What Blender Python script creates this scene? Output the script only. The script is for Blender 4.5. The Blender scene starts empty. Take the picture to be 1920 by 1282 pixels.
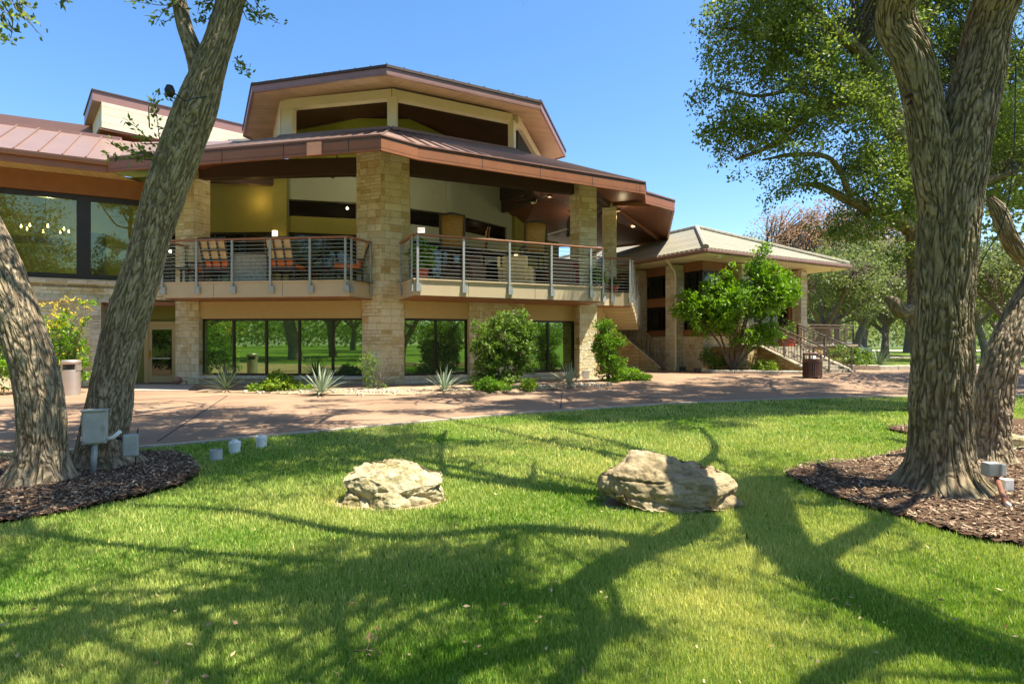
import bpy, math, random
import numpy as np
from mathutils import Vector
R = math.radians
SC = bpy.context.scene
COL = SC.collection
# ------------------------------------------------------------------ camera, sky, sun, exposure
cam_d = bpy.data.cameras.new('camera'); cam = bpy.data.objects.new('camera', cam_d); COL.objects.link(cam)
cam_d.sensor_width = 36.0; cam_d.lens = 20.0; cam_d.clip_start = .05; cam_d.clip_end = 2000
cam.location = (0, 0, 1.5); cam.rotation_euler = (R(90), 0, 0)
SC.camera = cam
W = bpy.data.worlds.new("World"); SC.world = W; W.use_nodes = True
wn = W.node_tree.nodes; wl = W.node_tree.links
bg = wn['Background']; sky = wn.new('ShaderNodeTexSky'); sky.sky_type = 'NISHITA'; sky.sun_disc = False
SUN = Vector((.43, -.105, 1.0)).normalized()          # towards the sun
el = math.asin(SUN.z); az = math.atan2(SUN.x, SUN.y)
sky.sun_elevation = el; sky.sun_rotation = az; sky.air_density = 1.0; sky.dust_density = .7; sky.ozone_density = 2.6
hs_ = wn.new('ShaderNodeHueSaturation'); hs_.inputs['Saturation'].default_value = 1.22; wl.new(sky.outputs[0], hs_.inputs['Color']); wl.new(hs_.outputs[0], bg.inputs[0]); bg.inputs[1].default_value = 0.115
sd = bpy.data.lights.new('sun', 'SUN'); sd.energy = 5.0; sd.angle = R(.35); sd.color = (1, .925, .78)
so = bpy.data.objects.new('sun', sd); COL.objects.link(so); so.rotation_euler = SUN.to_track_quat('Z', 'Y').to_euler()
SC.view_settings.view_transform = 'Standard'; SC.view_settings.look = 'None'; SC.view_settings.gamma = 1
SC.view_settings.exposure = 1.3
SC.render.engine = 'CYCLES'
SC.cycles.max_bounces = 8; SC.cycles.transparent_max_bounces = 12

FP = 1067.0
def pt(px, py, Y):            # a measured place in the world: image direction and distance
    return ((px-960)/FP*Y, Y, 1.5+(641-py)/FP*Y)
rng = np.random.default_rng(7); random.seed(7)
def lerp(a, b, t): return tuple(a[i]*(1-t)+b[i]*t for i in range(len(a)))
def gz(x, y):                 # the drive rises a little towards the terraces on the right
    a = np.clip((np.asarray(y)-18.5)/4.5, 0, 1); b = np.clip((np.asarray(x)-1.5)/3, 0, 1)
    return .2*a*a*(3-2*a)*b*b*(3-2*b)

# ------------------------------------------------------------------ materials
def mat(name):
    m = bpy.data.materials.new(name); m.use_nodes = True
    return m, m.node_tree.nodes, m.node_tree.links, m.node_tree.nodes['Principled BSDF']
def node(n, typ, **k):
    x = n.new(typ)
    for a, v in k.items():
        if a in x.inputs.keys(): x.inputs[a].default_value = v
        else: setattr(x, a, v)
    return x
def ramp(n, l, src, stops):
    r = n.new('ShaderNodeValToRGB'); e = r.color_ramp.elements
    while len(e) < len(stops): e.new(.5)
    for i, (p, c) in enumerate(stops):
        e[i].position = p; e[i].color = (*c, 1) if len(c) == 3 else c
    l.new(src, r.inputs[0]); return r
def coord(n, l, kind, scale=(1, 1, 1)):
    t = n.new('ShaderNodeTexCoord'); mp = n.new('ShaderNodeMapping'); mp.inputs['Scale'].default_value = scale
    l.new(t.outputs[kind], mp.inputs[0]); return mp.outputs[0]
def bump(n, l, src, b, strength=.5, dist=.02):
    bp = node(n, 'ShaderNodeBump', Strength=strength, Distance=dist); l.new(src, bp.inputs['Height']); l.new(bp.outputs[0], b.inputs['Normal']); return bp
def mixc(n, l, f, a, b, mode='MIX', fac=None):
    m = n.new('ShaderNodeMix'); m.data_type = 'RGBA'; m.blend_type = mode
    if fac is not None: m.inputs[0].default_value = fac
    else: l.new(f, m.inputs[0])
    for s, v in ((6, a), (7, b)):
        if isinstance(v, tuple): m.inputs[s].default_value = (*v, 1)
        else: l.new(v, m.inputs[s])
    return m.outputs[2]
def plain(name, c, rough=.7, metal=0, var=.12, sc=3, bmp=.15, bd=.004, spec=.5):
    m, n, l, b = mat(name)
    nz = node(n, 'ShaderNodeTexNoise', Scale=sc, Detail=6.0, Roughness=.65); l.new(coord(n, l, 'Object'), nz.inputs[0])
    r = ramp(n, l, nz.outputs[0], [(.3, tuple(max(0, v*(1-var)) for v in c)), (.7, tuple(min(1, v*(1+var)) for v in c))])
    l.new(r.outputs[0], b.inputs['Base Color']); b.inputs['Roughness'].default_value = rough; b.inputs['Metallic'].default_value = metal
    b.inputs['Specular IOR Level'].default_value = spec
    if bmp:
        n2 = node(n, 'ShaderNodeTexNoise', Scale=sc*14, Detail=4.0); l.new(coord(n, l, 'Object'), n2.inputs[0]); bump(n, l, n2.outputs[0], b, bmp, bd)
    return m
def stone_mat(name, w=.62, h=.24, cols=((.60, .46, .21), (.78, .68, .41), (.85, .79, .58)), mortar=(.50, .43, .28), rough=1.0):
    m, n, l, b = mat(name)
    uv = coord(n, l, 'UV')
    dn = node(n, 'ShaderNodeTexNoise', Scale=2.2, Detail=3.0); l.new(uv, dn.inputs[0])
    ad = node(n, 'ShaderNodeVectorMath', operation='MULTIPLY_ADD'); l.new(dn.outputs['Color'], ad.inputs[0])
    ad.inputs[1].default_value = (.035, .035, 0); l.new(uv, ad.inputs[2])
    def brick(w, h, off, sq, fr):
        k = n.new('ShaderNodeTexBrick'); k.offset = off; k.squash = sq; k.squash_frequency = fr
        k.inputs['Scale'].default_value = 1; k.inputs['Brick Width'].default_value = w; k.inputs['Row Height'].default_value = h
        k.inputs['Mortar Size'].default_value = .007; k.inputs['Mortar Smooth'].default_value = .4
        k.inputs['Color1'].default_value = (0, 0, 0, 1); k.inputs['Color2'].default_value = (1, 1, 1, 1); k.inputs['Mortar'].default_value = (.5, .5, .5, 1)
        l.new(ad.outputs[0], k.inputs[0]); return k
    k1 = brick(w, h, .37, .62, 2); k2 = brick(w*.62, h*.5, .5, .8, 3)
    sel = node(n, 'ShaderNodeTexWhiteNoise', noise_dimensions='2D')
    fl = node(n, 'ShaderNodeVectorMath', operation='SNAP'); l.new(uv, fl.inputs[0]); fl.inputs[1].default_value = (w*1.37, h*2, 1)
    l.new(fl.outputs[0], sel.inputs[0])
    gt = node(n, 'ShaderNodeMath', operation='GREATER_THAN'); l.new(sel.outputs[0], gt.inputs[0]); gt.inputs[1].default_value = .62
    bc = mixc(n, l, gt.outputs[0], k1.outputs[0], k2.outputs[0])
    fc = n.new('ShaderNodeMix'); l.new(gt.outputs[0], fc.inputs[0]); l.new(k1.outputs[1], fc.inputs[2]); l.new(k2.outputs[1], fc.inputs[3])
    col = ramp(n, l, bc, [(0, cols[0]), (.22, cols[1]), (.5, cols[2]), (.8, cols[1]), (1, tuple(v*1.06 for v in cols[2]))])
    st = node(n, 'ShaderNodeTexNoise', Scale=1.7, Detail=8.0, Roughness=.75); l.new(uv, st.inputs[0])
    sr = ramp(n, l, st.outputs[0], [(.36, (.70, .54, .28)), (.52, (1, 1, 1))])
    c2 = mixc(n, l, None, col.outputs[0], sr.outputs[0], 'MULTIPLY', .6)
    c3 = mixc(n, l, fc.outputs[0], c2, mortar)
    l.new(c3, b.inputs['Base Color']); b.inputs['Roughness'].default_value = .92; b.inputs['Specular IOR Level'].default_value = .2
    rn = node(n, 'ShaderNodeTexNoise', Scale=7.0, Detail=9.0, Roughness=.7); l.new(uv, rn.inputs[0])
    hh = node(n, 'ShaderNodeMath', operation='MULTIPLY_ADD'); l.new(fc.outputs[0], hh.inputs[0]); hh.inputs[1].default_value = -.45; l.new(rn.outputs[0], hh.inputs[2])
    h2 = node(n, 'ShaderNodeMath', operation='MULTIPLY_ADD'); l.new(bc, h2.inputs[0]); h2.inputs[1].default_value = .25; l.new(hh.outputs[0], h2.inputs[2])
    bump(n, l, h2.outputs[0], b, rough, .09)
    return m
def stripes(name, c, dark, pitch, axis='X', w=.08, rough=.55, coordk='UV', metal=0, grain=0):
    m, n, l, b = mat(name)
    uv = coord(n, l, coordk); s = n.new('ShaderNodeSeparateXYZ'); l.new(uv, s.inputs[0])
    a = node(n, 'ShaderNodeMath', operation='DIVIDE'); l.new(s.outputs[axis], a.inputs[0]); a.inputs[1].default_value = pitch
    f = node(n, 'ShaderNodeMath', operation='FRACT'); l.new(a.outputs[0], f.inputs[0])
    g = node(n, 'ShaderNodeMath', operation='LESS_THAN'); l.new(f.outputs[0], g.inputs[0]); g.inputs[1].default_value = w
    nz = node(n, 'ShaderNodeTexNoise', Scale=1.5, Detail=5.0); l.new(uv, nz.inputs[0])
    r = ramp(n, l, nz.outputs[0], [(.3, tuple(v*.88 for v in c)), (.7, tuple(v*1.08 for v in c))])
    fl = node(n, 'ShaderNodeMath', operation='FLOOR'); l.new(a.outputs[0], fl.inputs[0])
    wn_ = node(n, 'ShaderNodeTexWhiteNoise', noise_dimensions='1D'); l.new(fl.outputs[0], wn_.inputs['W'])
    wr = ramp(n, l, wn_.outputs[0], [(0, (.86,)*3), (1, (1.0,)*3)])
    c2 = mixc(n, l, None, r.outputs[0], wr.outputs[0], 'MULTIPLY', 1.0)
    l.new(mixc(n, l, g.outputs[0], c2, dark), b.inputs['Base Color'])
    b.inputs['Roughness'].default_value = rough; b.inputs['Metallic'].default_value = metal
    iv = node(n, 'ShaderNodeMath', operation='SUBTRACT'); iv.inputs[0].default_value = 1; l.new(g.outputs[0], iv.inputs[1])
    bump(n, l, iv.outputs[0], b, .5, .01)
    return m
def leaf_mat(name, c1, c2, trans=.35):
    m, n, l, b = mat(name)
    at = node(n, 'ShaderNodeAttribute', attribute_name='rnd')
    r = ramp(n, l, at.outputs['Fac'], [(0, c1), (1, c2)])
    l.new(r.outputs[0], b.inputs['Base Color']); b.inputs['Roughness'].default_value = .5; b.inputs['Specular IOR Level'].default_value = .35
    t = n.new('ShaderNodeBsdfTranslucent'); hs = node(n, 'ShaderNodeHueSaturation', Hue=.49, Saturation=1.15, Value=1.5); l.new(r.outputs[0], hs.inputs['Color']); l.new(hs.outputs[0], t.inputs[0])
    mx = n.new('ShaderNodeMixShader'); mx.inputs[0].default_value = trans
    l.new(b.outputs[0], mx.inputs[1]); l.new(t.outputs[0], mx.inputs[2]); l.new(mx.outputs[0], n['Material Output'].inputs[0])
    return m
def bark_mat(name, c1, c2, moss=(.12, .13, .035), mossy=.4):
    m, n, l, b = mat(name)
    at = node(n, 'ShaderNodeAttribute', attribute_name='rnd')
    uv = coord(n, l, 'UV', (1, .28, 1))
    v = node(n, 'ShaderNodeTexVoronoi', feature='DISTANCE_TO_EDGE', Scale=30.0)
    dn = node(n, 'ShaderNodeTexNoise', Scale=9.0, Detail=4.0); l.new(uv, dn.inputs[0])
    ad = node(n, 'ShaderNodeVectorMath', operation='MULTIPLY_ADD'); l.new(dn.outputs['Color'], ad.inputs[0]); ad.inputs[1].default_value = (.09, .09, 0); l.new(uv, ad.inputs[2]); l.new(ad.outputs[0], v.inputs[0])
    f = node(n, 'ShaderNodeMath', operation='MULTIPLY_ADD'); l.new(v.outputs[0], f.inputs[0]); f.inputs[1].default_value = 1.3; l.new(at.outputs['Fac'], f.inputs[2])
    r = ramp(n, l, f.outputs[0], [(.25, c1), (.95, c2)])
    ob = coord(n, l, 'Object'); mn = node(n, 'ShaderNodeTexNoise', Scale=1.4, Detail=5.0, Roughness=.6); l.new(ob, mn.inputs[0])
    mr = ramp(n, l, mn.outputs[0], [(.45, (0, 0, 0)), (.7, (mossy,)*3)])
    c = mixc(n, l, mr.outputs[0], r.outputs[0], moss)
    sp = node(n, 'ShaderNodeTexNoise', Scale=11.0, Detail=6.0, Roughness=.7); l.new(ob, sp.inputs[0])
    sr = ramp(n, l, sp.outputs[0], [(.62, (0, 0, 0)), (.72, (.55,)*3)])
    c = mixc(n, l, sr.outputs[0], c, tuple(min(1, x*1.7+.05) for x in c2))
    l.new(c, b.inputs['Base Color']); b.inputs['Roughness'].default_value = .95; b.inputs['Specular IOR Level'].default_value = .15
    fn = node(n, 'ShaderNodeTexNoise', Scale=60.0, Detail=6.0); l.new(uv, fn.inputs[0])
    hh = node(n, 'ShaderNodeMath', operation='MULTIPLY_ADD'); l.new(fn.outputs[0], hh.inputs[0]); hh.inputs[1].default_value = .35; l.new(f.outputs[0], hh.inputs[2])
    bump(n, l, hh.outputs[0], b, .9, .03)
    return m
def emit(name, c, s):
    m, n, l, b = mat(name); b.inputs['Base Color'].default_value = (*c, 1); b.inputs['Emission Color'].default_value = (*c, 1); b.inputs['Emission Strength'].default_value = s; return m

M = {}
M['stone'] = stone_mat('limestone')
M['stone_pale'] = stone_mat('limestone_pale', .55, .2, ((.62, .52, .36), (.74, .66, .50), (.80, .75, .62)))
M['stone_gold'] = stone_mat('limestone_gold', .42, .16, ((.42, .26, .09), (.55, .38, .16), (.66, .5, .27)), (.3, .22, .11))
M['sill'] = plain('rough_sill_stone', (.66, .6, .47), .9, var=.2, sc=5, bmp=.9, bd=.03)
M['stucco'] = plain('beige_stucco', (.56, .42, .20), .9, var=.05, sc=8, bmp=.5, bd=.004, spec=.2)
M['fascia_beige'] = plain('beige_painted_metal', (.53, .43, .27), .5, var=.05, sc=2, bmp=.03)
M['copper'] = plain('brown_copper_fascia', (.29, .11, .045), .45, var=.13, sc=1.6, bmp=.08)
M['fascia_bright'] = plain('bright_orange_fascia', (.92, .42, .24), .4, var=.08, sc=2, bmp=.05)
M['trim'] = plain('mauve_brown_trim', (.26, .14, .115), .4, var=.08, sc=2, bmp=.04)
M['roof_metal'] = plain('standing_seam_metal', (.30, .20, .165), .42, metal=.35, var=.07, sc=.8, bmp=.05)
M['dark_beam'] = plain('dark_timber', (.055, .03, .018), .6, sc=4)
M['brown_beam'] = plain('brown_beam', (.28, .12, .055), .6, sc=4)
M['soffit_brown'] = stripes('brown_wood_soffit', (.23, .085, .045), (.10, .04, .022), .1, 'Y', .08, .45)
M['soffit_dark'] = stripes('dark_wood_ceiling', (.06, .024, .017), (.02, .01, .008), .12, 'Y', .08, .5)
M['soffit_tan'] = stripes('tan_plank_soffit', (.62, .43, .27), (.34, .22, .13), .15, 'X', .07, .6)
M['soffit_cream'] = stripes('cream_plank_soffit', (.62, .48, .22), (.3, .22, .09), .2, 'X', .08, .6)
M['siding'] = stripes('cream_siding', (.71, .64, .46), (.33, .27, .17), .3, 'Y', .045, .7)
M['cream'] = plain('cream_paint', (.78, .69, .48), .7, var=.05, sc=2, bmp=.1)
M['wall_olive'] = plain('olive_plaster', (.25, .24, .06), .9, var=.06, sc=3, bmp=.2)
M['wall_grey'] = plain('grey_green_plaster', (.33, .37, .28), .9, var=.05, sc=3, bmp=.2)
M['wall_lime'] = plain('dark_lime_plaster', (.22, .25, .03), .9, var=.06, sc=3, bmp=.2)
M['win_frame'] = plain('dark_bronze_frame', (.035, .028, .02), .35, metal=.3, bmp=0)
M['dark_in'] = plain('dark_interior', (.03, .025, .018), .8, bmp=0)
M['floor_in'] = plain('interior_floor', (.12, .08, .05), .6, bmp=0)
M['concrete'] = plain('pale_concrete', (.42, .37, .30), .9, var=.15, sc=6, bmp=.4, bd=.006)
M['conc_grey'] = plain('grey_cast_concrete', (.42, .41, .34), .85, var=.3, sc=12, bmp=.5, bd=.006)
M['steel'] = plain('galvanised_steel', (.42, .44, .43), .45, metal=.5, var=.15, sc=9, bmp=.05)
M['cable'] = plain('steel_cable', (.55, .56, .54), .35, metal=.6, bmp=0)
M['rail_wood'] = plain('rail_wood', (.33, .15, .08), .5, sc=8, var=.2)
M['rail_dark'] = plain('brown_painted_steel', (.17, .12, .095), .45, metal=.2, bmp=0)
M['orange'] = plain('orange_fabric', (.95, .19, .03), .85, var=.06, sc=8, bmp=.3)
M['tan_fabric'] = plain('tan_woven', (.86, .60, .28), .8, var=.15, sc=20, bmp=.4)
M['chair_frame'] = plain('dark_bronze_chair', (.06, .045, .035), .5, bmp=0)
M['terracotta'] = plain('red_pot', (.55, .09, .05), .45, sc=4)
M['black'] = plain('black_plastic', (.015, .015, .017), .4, bmp=0)
M['grey_box'] = plain('grey_enclosure', (.40, .41, .38), .55, var=.16, sc=5, bmp=.08)
M['pvc'] = plain('white_pvc', (.8, .79, .74), .5, var=.06, sc=8, bmp=.05)
M['step'] = plain('weathered_step_stone', (.36, .31, .22), .9, var=.2, sc=5, bmp=.6, bd=.02)
M['pvc_dirty'] = plain('grey_pvc', (.5, .49, .45), .6, var=.15, sc=8, bmp=.1)
M['rust_pipe'] = plain('rusty_conduit', (.3, .12, .07), .7, var=.3, sc=15)
M['bin_metal'] = plain('brushed_bin_steel', (.52, .46, .42), .38, metal=.6, var=.05, bmp=0)
M['bin_brown'] = plain('brown_bin_slats', (.13, .065, .045), .5, bmp=0)
M['roof_tile'] = stripes('pale_green_roof_tiles', (.285, .262, .185), (.11, .10, .07), .36, 'Y', .22, .85)
M['ridge'] = plain('ridge_tile', (.31, .285, .21), .85, var=.2, sc=6, bmp=.4)
M['white_lamp'] = emit('lamp_glow', (1, .72, .35), 6.0)
M['sconce_glow'] = emit('sconce_glow', (1, .68, .3), 1.6)
M['sign_white'] = emit('sign_white', (.85, .83, .8), .5)
M['sign_red'] = plain('sign_red', (.6, .03, .02), .5, bmp=0)
M['car_paint'] = plain('silver_car_paint', (.75, .76, .78), .3, metal=.2, bmp=0)
M['dirt'] = plain('tan_soil', (.36, .25, .155), .95, var=.25, sc=2, bmp=.8, bd=.02)

def glassy(name, c, rough=.015, see=0.0, metal=.85):
    m, n, l, b = mat(name)
    nz = node(n, 'ShaderNodeTexNoise', Scale=.8, Detail=1.0); l.new(coord(n, l, 'Object'), nz.inputs[0]); bump(n, l, nz.outputs[0], b, .12, .01)
    b.inputs['Base Color'].default_value = (*c, 1); b.inputs['Roughness'].default_value = rough; b.inputs['Metallic'].default_value = metal
    if see > 0:
        t = n.new('ShaderNodeBsdfTransparent'); t.inputs[0].default_value = (.8, .85, .6, 1)
        mx = n.new('ShaderNodeMixShader'); mx.inputs[0].default_value = see
        l.new(b.outputs[0], mx.inputs[1]); l.new(t.outputs[0], mx.inputs[2]); l.new(mx.outputs[0], n['Material Output'].inputs[0])
    return m
M['glass_low'] = glassy('tinted_green_glass', (.24, .36, .17))
M['glass_up'] = glassy('dining_glass', (.5, .55, .42), see=.84)
M['glass_dark'] = glassy('dark_glass', (.055, .06, .05))
M['leaf_oak'] = leaf_mat('oak_leaves', (.055, .095, .02), (.26, .34, .075), .42)
M['leaf_far'] = leaf_mat('far_oak_leaves', (.07, .10, .03), (.25, .30, .10), .4)
M['leaf_bright'] = leaf_mat('bright_leaves', (.07, .17, .012), (.24, .42, .04))
M['leaf_shrub'] = leaf_mat('shrub_leaves', (.05, .11, .02), (.22, .34, .06))
M['leaf_lime'] = leaf_mat('lime_leaves', (.10, .20, .015), (.32, .44, .06))
M['leaf_rust'] = leaf_mat('rusty_leaves', (.22, .14, .07), (.46, .29, .17))
M['leaf_agave'] = leaf_mat('agave_leaves', (.22, .30, .20), (.5, .55, .38), .12)
M['leaf_yucca'] = leaf_mat('yucca_leaves', (.07, .12, .06), (.2, .26, .13), .12)
M['flower'] = leaf_mat('yellow_flowers', (.8, .6, .02), (.9, .75, .1), .3)
M['bark'] = bark_mat('oak_bark', (.15, .11, .07), (.44, .35, .235), mossy=.2)
M['bark2'] = bark_mat('oak_bark_brown', (.12, .085, .052), (.40, .31, .195), mossy=.35)
M['bark_far'] = plain('far_bark', (.19, .155, .12), .95, var=.35, sc=5, bmp=.6, bd=.02)
M['twig'] = plain('twig_bark', (.13, .095, .065), .95, var=.2, bmp=0)

# ------------------------------------------------------------------ mesh helpers
def add_mesh(name, V, F, m, parent=None, smooth=False, rnd=None, uv=None, tri=None):
    V = np.asarray(V, float).reshape(-1, 3)
    org = np.zeros(3)
    p = parent
    while p is not None: org += np.array(p.location); p = p.parent
    Vl = V-org
    me = bpy.data.meshes.new(name)
    if isinstance(F, np.ndarray):
        k = F.shape[1]; nf = len(F)
        me.vertices.add(len(Vl)); me.vertices.foreach_set('co', Vl.ravel())
        me.loops.add(nf*k); me.loops.foreach_set('vertex_index', F.ravel().astype(np.int32))
        me.polygons.add(nf); me.polygons.foreach_set('loop_start', np.arange(0, nf*k, k, dtype=np.int32))
        me.update(calc_edges=True)
    else:
        me.from_pydata([tuple(v) for v in Vl], [], [tuple(f) for f in F]); me.update()
    if isinstance(m, (list, tuple)):
        for x in m: me.materials.append(x)
    else: me.materials.append(m)
    if smooth: me.polygons.foreach_set('use_smooth', np.ones(len(me.polygons), bool))
    if rnd is not None:
        a = me.attributes.new('rnd', 'FLOAT', 'POINT'); a.data.foreach_set('value', np.asarray(rnd, np.float32))
    if uv is None:                                  # box projection in metres along each face
        nl = len(me.loops); li = np.empty(nl, np.int32); me.loops.foreach_get('vertex_index', li)
        npoly = len(me.polygons)
        if npoly < 60000:
            nrm = np.empty(npoly*3); me.polygons.foreach_get('normal', nrm); nrm = nrm.reshape(-1, 3)
            tot = np.empty(npoly, np.int32); me.polygons.foreach_get('loop_total', tot)
            nl_ = np.repeat(nrm, tot, axis=0); P = V[li]
            h = np.hypot(nl_[:, 0], nl_[:, 1]); flat = h < .02; h = np.where(flat, 1, h)
            tx = np.where(flat, 1, -nl_[:, 1]/h); ty = np.where(flat, 0, nl_[:, 0]/h)
            T = np.stack([tx, ty, 0*tx], 1); B = np.cross(nl_, T)
            U = np.stack([(P*T).sum(1), (P*B).sum(1)], 1)
            me.uv_layers.new(name='UVMap').data.foreach_set('uv', U.ravel())
    else:
        li = np.empty(len(me.loops), np.int32); me.loops.foreach_get('vertex_index', li)
        if len(uv) == len(V): U = np.asarray(uv)[li]
        else: U = np.asarray(uv)
        me.uv_layers.new(name='UVMap').data.foreach_set('uv', U.ravel())
    ob = bpy.data.objects.new(name, me); COL.objects.link(ob)
    if parent is not None: ob.parent = parent
    return ob
def tag(o, label=None, cat=None, group=None, kind=None):
    if label: o['label'] = label
    if cat: o['category'] = cat
    if group: o['group'] = group
    if kind: o['kind'] = kind
    return o
def empty(name, loc, label, cat, group=None):
    o = bpy.data.objects.new(name, None); o.location = loc; COL.objects.link(o); o.empty_display_size = .3
    return tag(o, label, cat, group)
def copy_tree(o, parent=None):
    c = o.copy(); COL.objects.link(c)
    if parent is not None: c.parent = parent
    for ch in list(o.children): copy_tree(ch, c)
    return c
class MB:
    def __init__(s): s.v = []; s.f = []; s.mi = []
    def add(s, V, F, mi=0):
        o = len(s.v); s.v += [tuple(map(float, v)) for v in V]; s.f += [tuple(i+o for i in f) for f in F]; s.mi += [mi]*len(F); return s
    def prism(s, P, z0, z1, mi=0):          # P counter-clockwise; z0,z1 numbers or lists
        n = len(P); a = z0 if hasattr(z0, '__len__') else [z0]*n; b = z1 if hasattr(z1, '__len__') else [z1]*n
        V = [(p[0], p[1], a[i]) for i, p in enumerate(P)]+[(p[0], p[1], b[i]) for i, p in enumerate(P)]
        ar = sum(P[i][0]*P[(i+1) % n][1]-P[(i+1) % n][0]*P[i][1] for i in range(n))
        if ar < 0: idx = list(range(n))[::-1]; V = [V[i] for i in idx]+[V[n+i] for i in idx]
        F = [tuple(range(n-1, -1, -1)), tuple(range(n, 2*n))]+[(i, (i+1) % n, n+(i+1) % n, n+i) for i in range(n)]
        return s.add(V, F, mi)
    def box(s, x0, x1, y0, y1, z0, z1, mi=0): return s.prism([(x0, y0), (x1, y0), (x1, y1), (x0, y1)], z0, z1, mi)
    def wall(s, a, b, z0, z1, t=.3, off=0, mi=0):      # from a to b (left to right seen from the front), thickness t backwards
        a = np.array(a[:2], float); b = np.array(b[:2], float); d = (b-a)/np.linalg.norm(b-a); n = np.array([-d[1], d[0]])
        a = a+n*off; b = b+n*off
        return s.prism([a, b, b+n*t, a+n*t], z0, z1, mi)
    def beam(s, a, b, w, h, mi=0):           # box section from a to b, centred
        a = np.array(a, float); b = np.array(b, float); d = (b-a)/np.linalg.norm(b-a)
        u = np.cross(d, (0, 0, 1)); u = u/np.linalg.norm(u) if np.linalg.norm(u) > 1e-6 else np.array([1., 0, 0]); v = np.cross(u, d)
        V = [p+u*i*w/2+v*j*h/2 for p in (a, b) for i, j in ((-1, -1), (1, -1), (1, 1), (-1, 1))]
        return s.add(V, [(0, 1, 2, 3), (7, 6, 5, 4), (0, 4, 5, 1), (1, 5, 6, 2), (2, 6, 7, 3), (3, 7, 4, 0)], mi)
    def tube(s, P, r, n=8, mi=0):
        P = [np.array(p, float) for p in P]; rr = r if hasattr(r, '__len__') else [r]*len(P)
        V = []; pu = None
        for i, p in enumerate(P):
            d = P[min(i+1, len(P)-1)]-P[max(i-1, 0)]; d = d/np.linalg.norm(d)
            if pu is None: pu = np.cross(d, (0, 0, 1) if abs(d[2]) < .9 else (0, 1, 0))
            u = pu-d*np.dot(pu, d); u = u/np.linalg.norm(u); pu = u; w = np.cross(d, u)
            V += [p+rr[i]*(u*math.cos(2*math.pi*k/n)+w*math.sin(2*math.pi*k/n)) for k in range(n)]
        F = [(i*n+k, i*n+(k+1) % n, (i+1)*n+(k+1) % n, (i+1)*n+k) for i in range(len(P)-1) for k in range(n)]
        F += [tuple(range(n-1, -1, -1)), tuple((len(P)-1)*n+k for k in range(n))]
        return s.add(V, F, mi)
    def lathe(s, c, prof, n=20, mi=0, cap=True):
        V = [(c[0]+r*math.cos(2*math.pi*k/n), c[1]+r*math.sin(2*math.pi*k/n), c[2]+z) for r, z in prof for k in range(n)]
        F = [(i*n+k, i*n+(k+1) % n, (i+1)*n+(k+1) % n, (i+1)*n+k) for i in range(len(prof)-1) for k in range(n)]
        if cap: F += [tuple(range(n-1, -1, -1)), tuple((len(prof)-1)*n+k for k in range(n))]
        return s.add(V, F, mi)
    def slab(s, P, t, mi=0):                 # polygon in space thickened downwards by t
        n = len(P); V = [tuple(p) for p in P]+[(p[0], p[1], p[2]-t) for p in P]
        ar = sum(P[i][0]*P[(i+1) % n][1]-P[(i+1) % n][0]*P[i][1] for i in range(n))
        if ar < 0: V = [V[i] for i in range(n-1, -1, -1)]+[V[n+i] for i in range(n-1, -1, -1)]
        F = [tuple(range(n)), tuple(range(2*n-1, n-1, -1))]+[(i, n+i, n+(i+1) % n, (i+1) % n) for i in range(n)]
        return s.add(V, F, mi)
    def build(s, name, m, parent=None, smooth=False, bevel=0, label=None):
        o = add_mesh(name, s.v, s.f, m, parent, smooth)
        if isinstance(m, (list, tuple)): o.data.polygons.foreach_set('material_index', s.mi)
        if bevel:
            b = o.modifiers.new('bevel', 'BEVEL'); b.width = bevel; b.segments = 2; b.limit_method = 'ANGLE'
        if label: o['label'] = label
        return o
# ------------------------------------------------------------------ noise for displaced meshes
def vnoise(P, seed=0):                        # value noise on Nx3
    P = np.asarray(P, float); i = np.floor(P).astype(np.int64); f = P-i; f = f*f*(3-2*f)
    def h(a, b, c):
        n = (a*374761393+b*668265263+c*2147483647+seed*974711) & 0xffffffff
        n = ((n ^ (n >> 13))*1274126177) & 0xffffffff; return ((n ^ (n >> 16)) & 0xffff)/65535.0
    r = 0
    for dx in (0, 1):
        for dy in (0, 1):
            for dz in (0, 1):
                w = (f[:, 0] if dx else 1-f[:, 0])*(f[:, 1] if dy else 1-f[:, 1])*(f[:, 2] if dz else 1-f[:, 2])
                r = r+w*h(i[:, 0]+dx, i[:, 1]+dy, i[:, 2]+dz)
    return r*2-1
def fbm(P, o=4, seed=0): return sum(vnoise(np.asarray(P)*2**k, seed+k)*.5**k for k in range(o))

# ------------------------------------------------------------------ the ground
def terrain(name, P, z, m, step=None, kind='structure'):
    V = [(p[0], p[1], z) for p in P]
    o = add_mesh(name, V, [tuple(range(len(V)))], m); tag(o, kind=kind); return o
def grid(name, x0, x1, nx, y0, y1, ny, zf, m, mask=None):
    xs = np.linspace(x0, x1, nx); ys = np.linspace(y0, y1, ny); X, Y = np.meshgrid(xs, ys); Z = zf(X, Y)
    V = np.stack([X.ravel(), Y.ravel(), Z.ravel()], 1)
    i = (np.arange(ny-1)[:, None]*nx+np.arange(nx-1)[None]).ravel(); F = np.stack([i, i+1, i+nx+1, i+nx], 1)
    if mask is not None:
        c = V[F].mean(1); F = F[mask(c[:, 0], c[:, 1])]
    o = add_mesh(name, V, F, m, smooth=True, uv=V[:, :2]); tag(o, kind='structure'); return o

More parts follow.
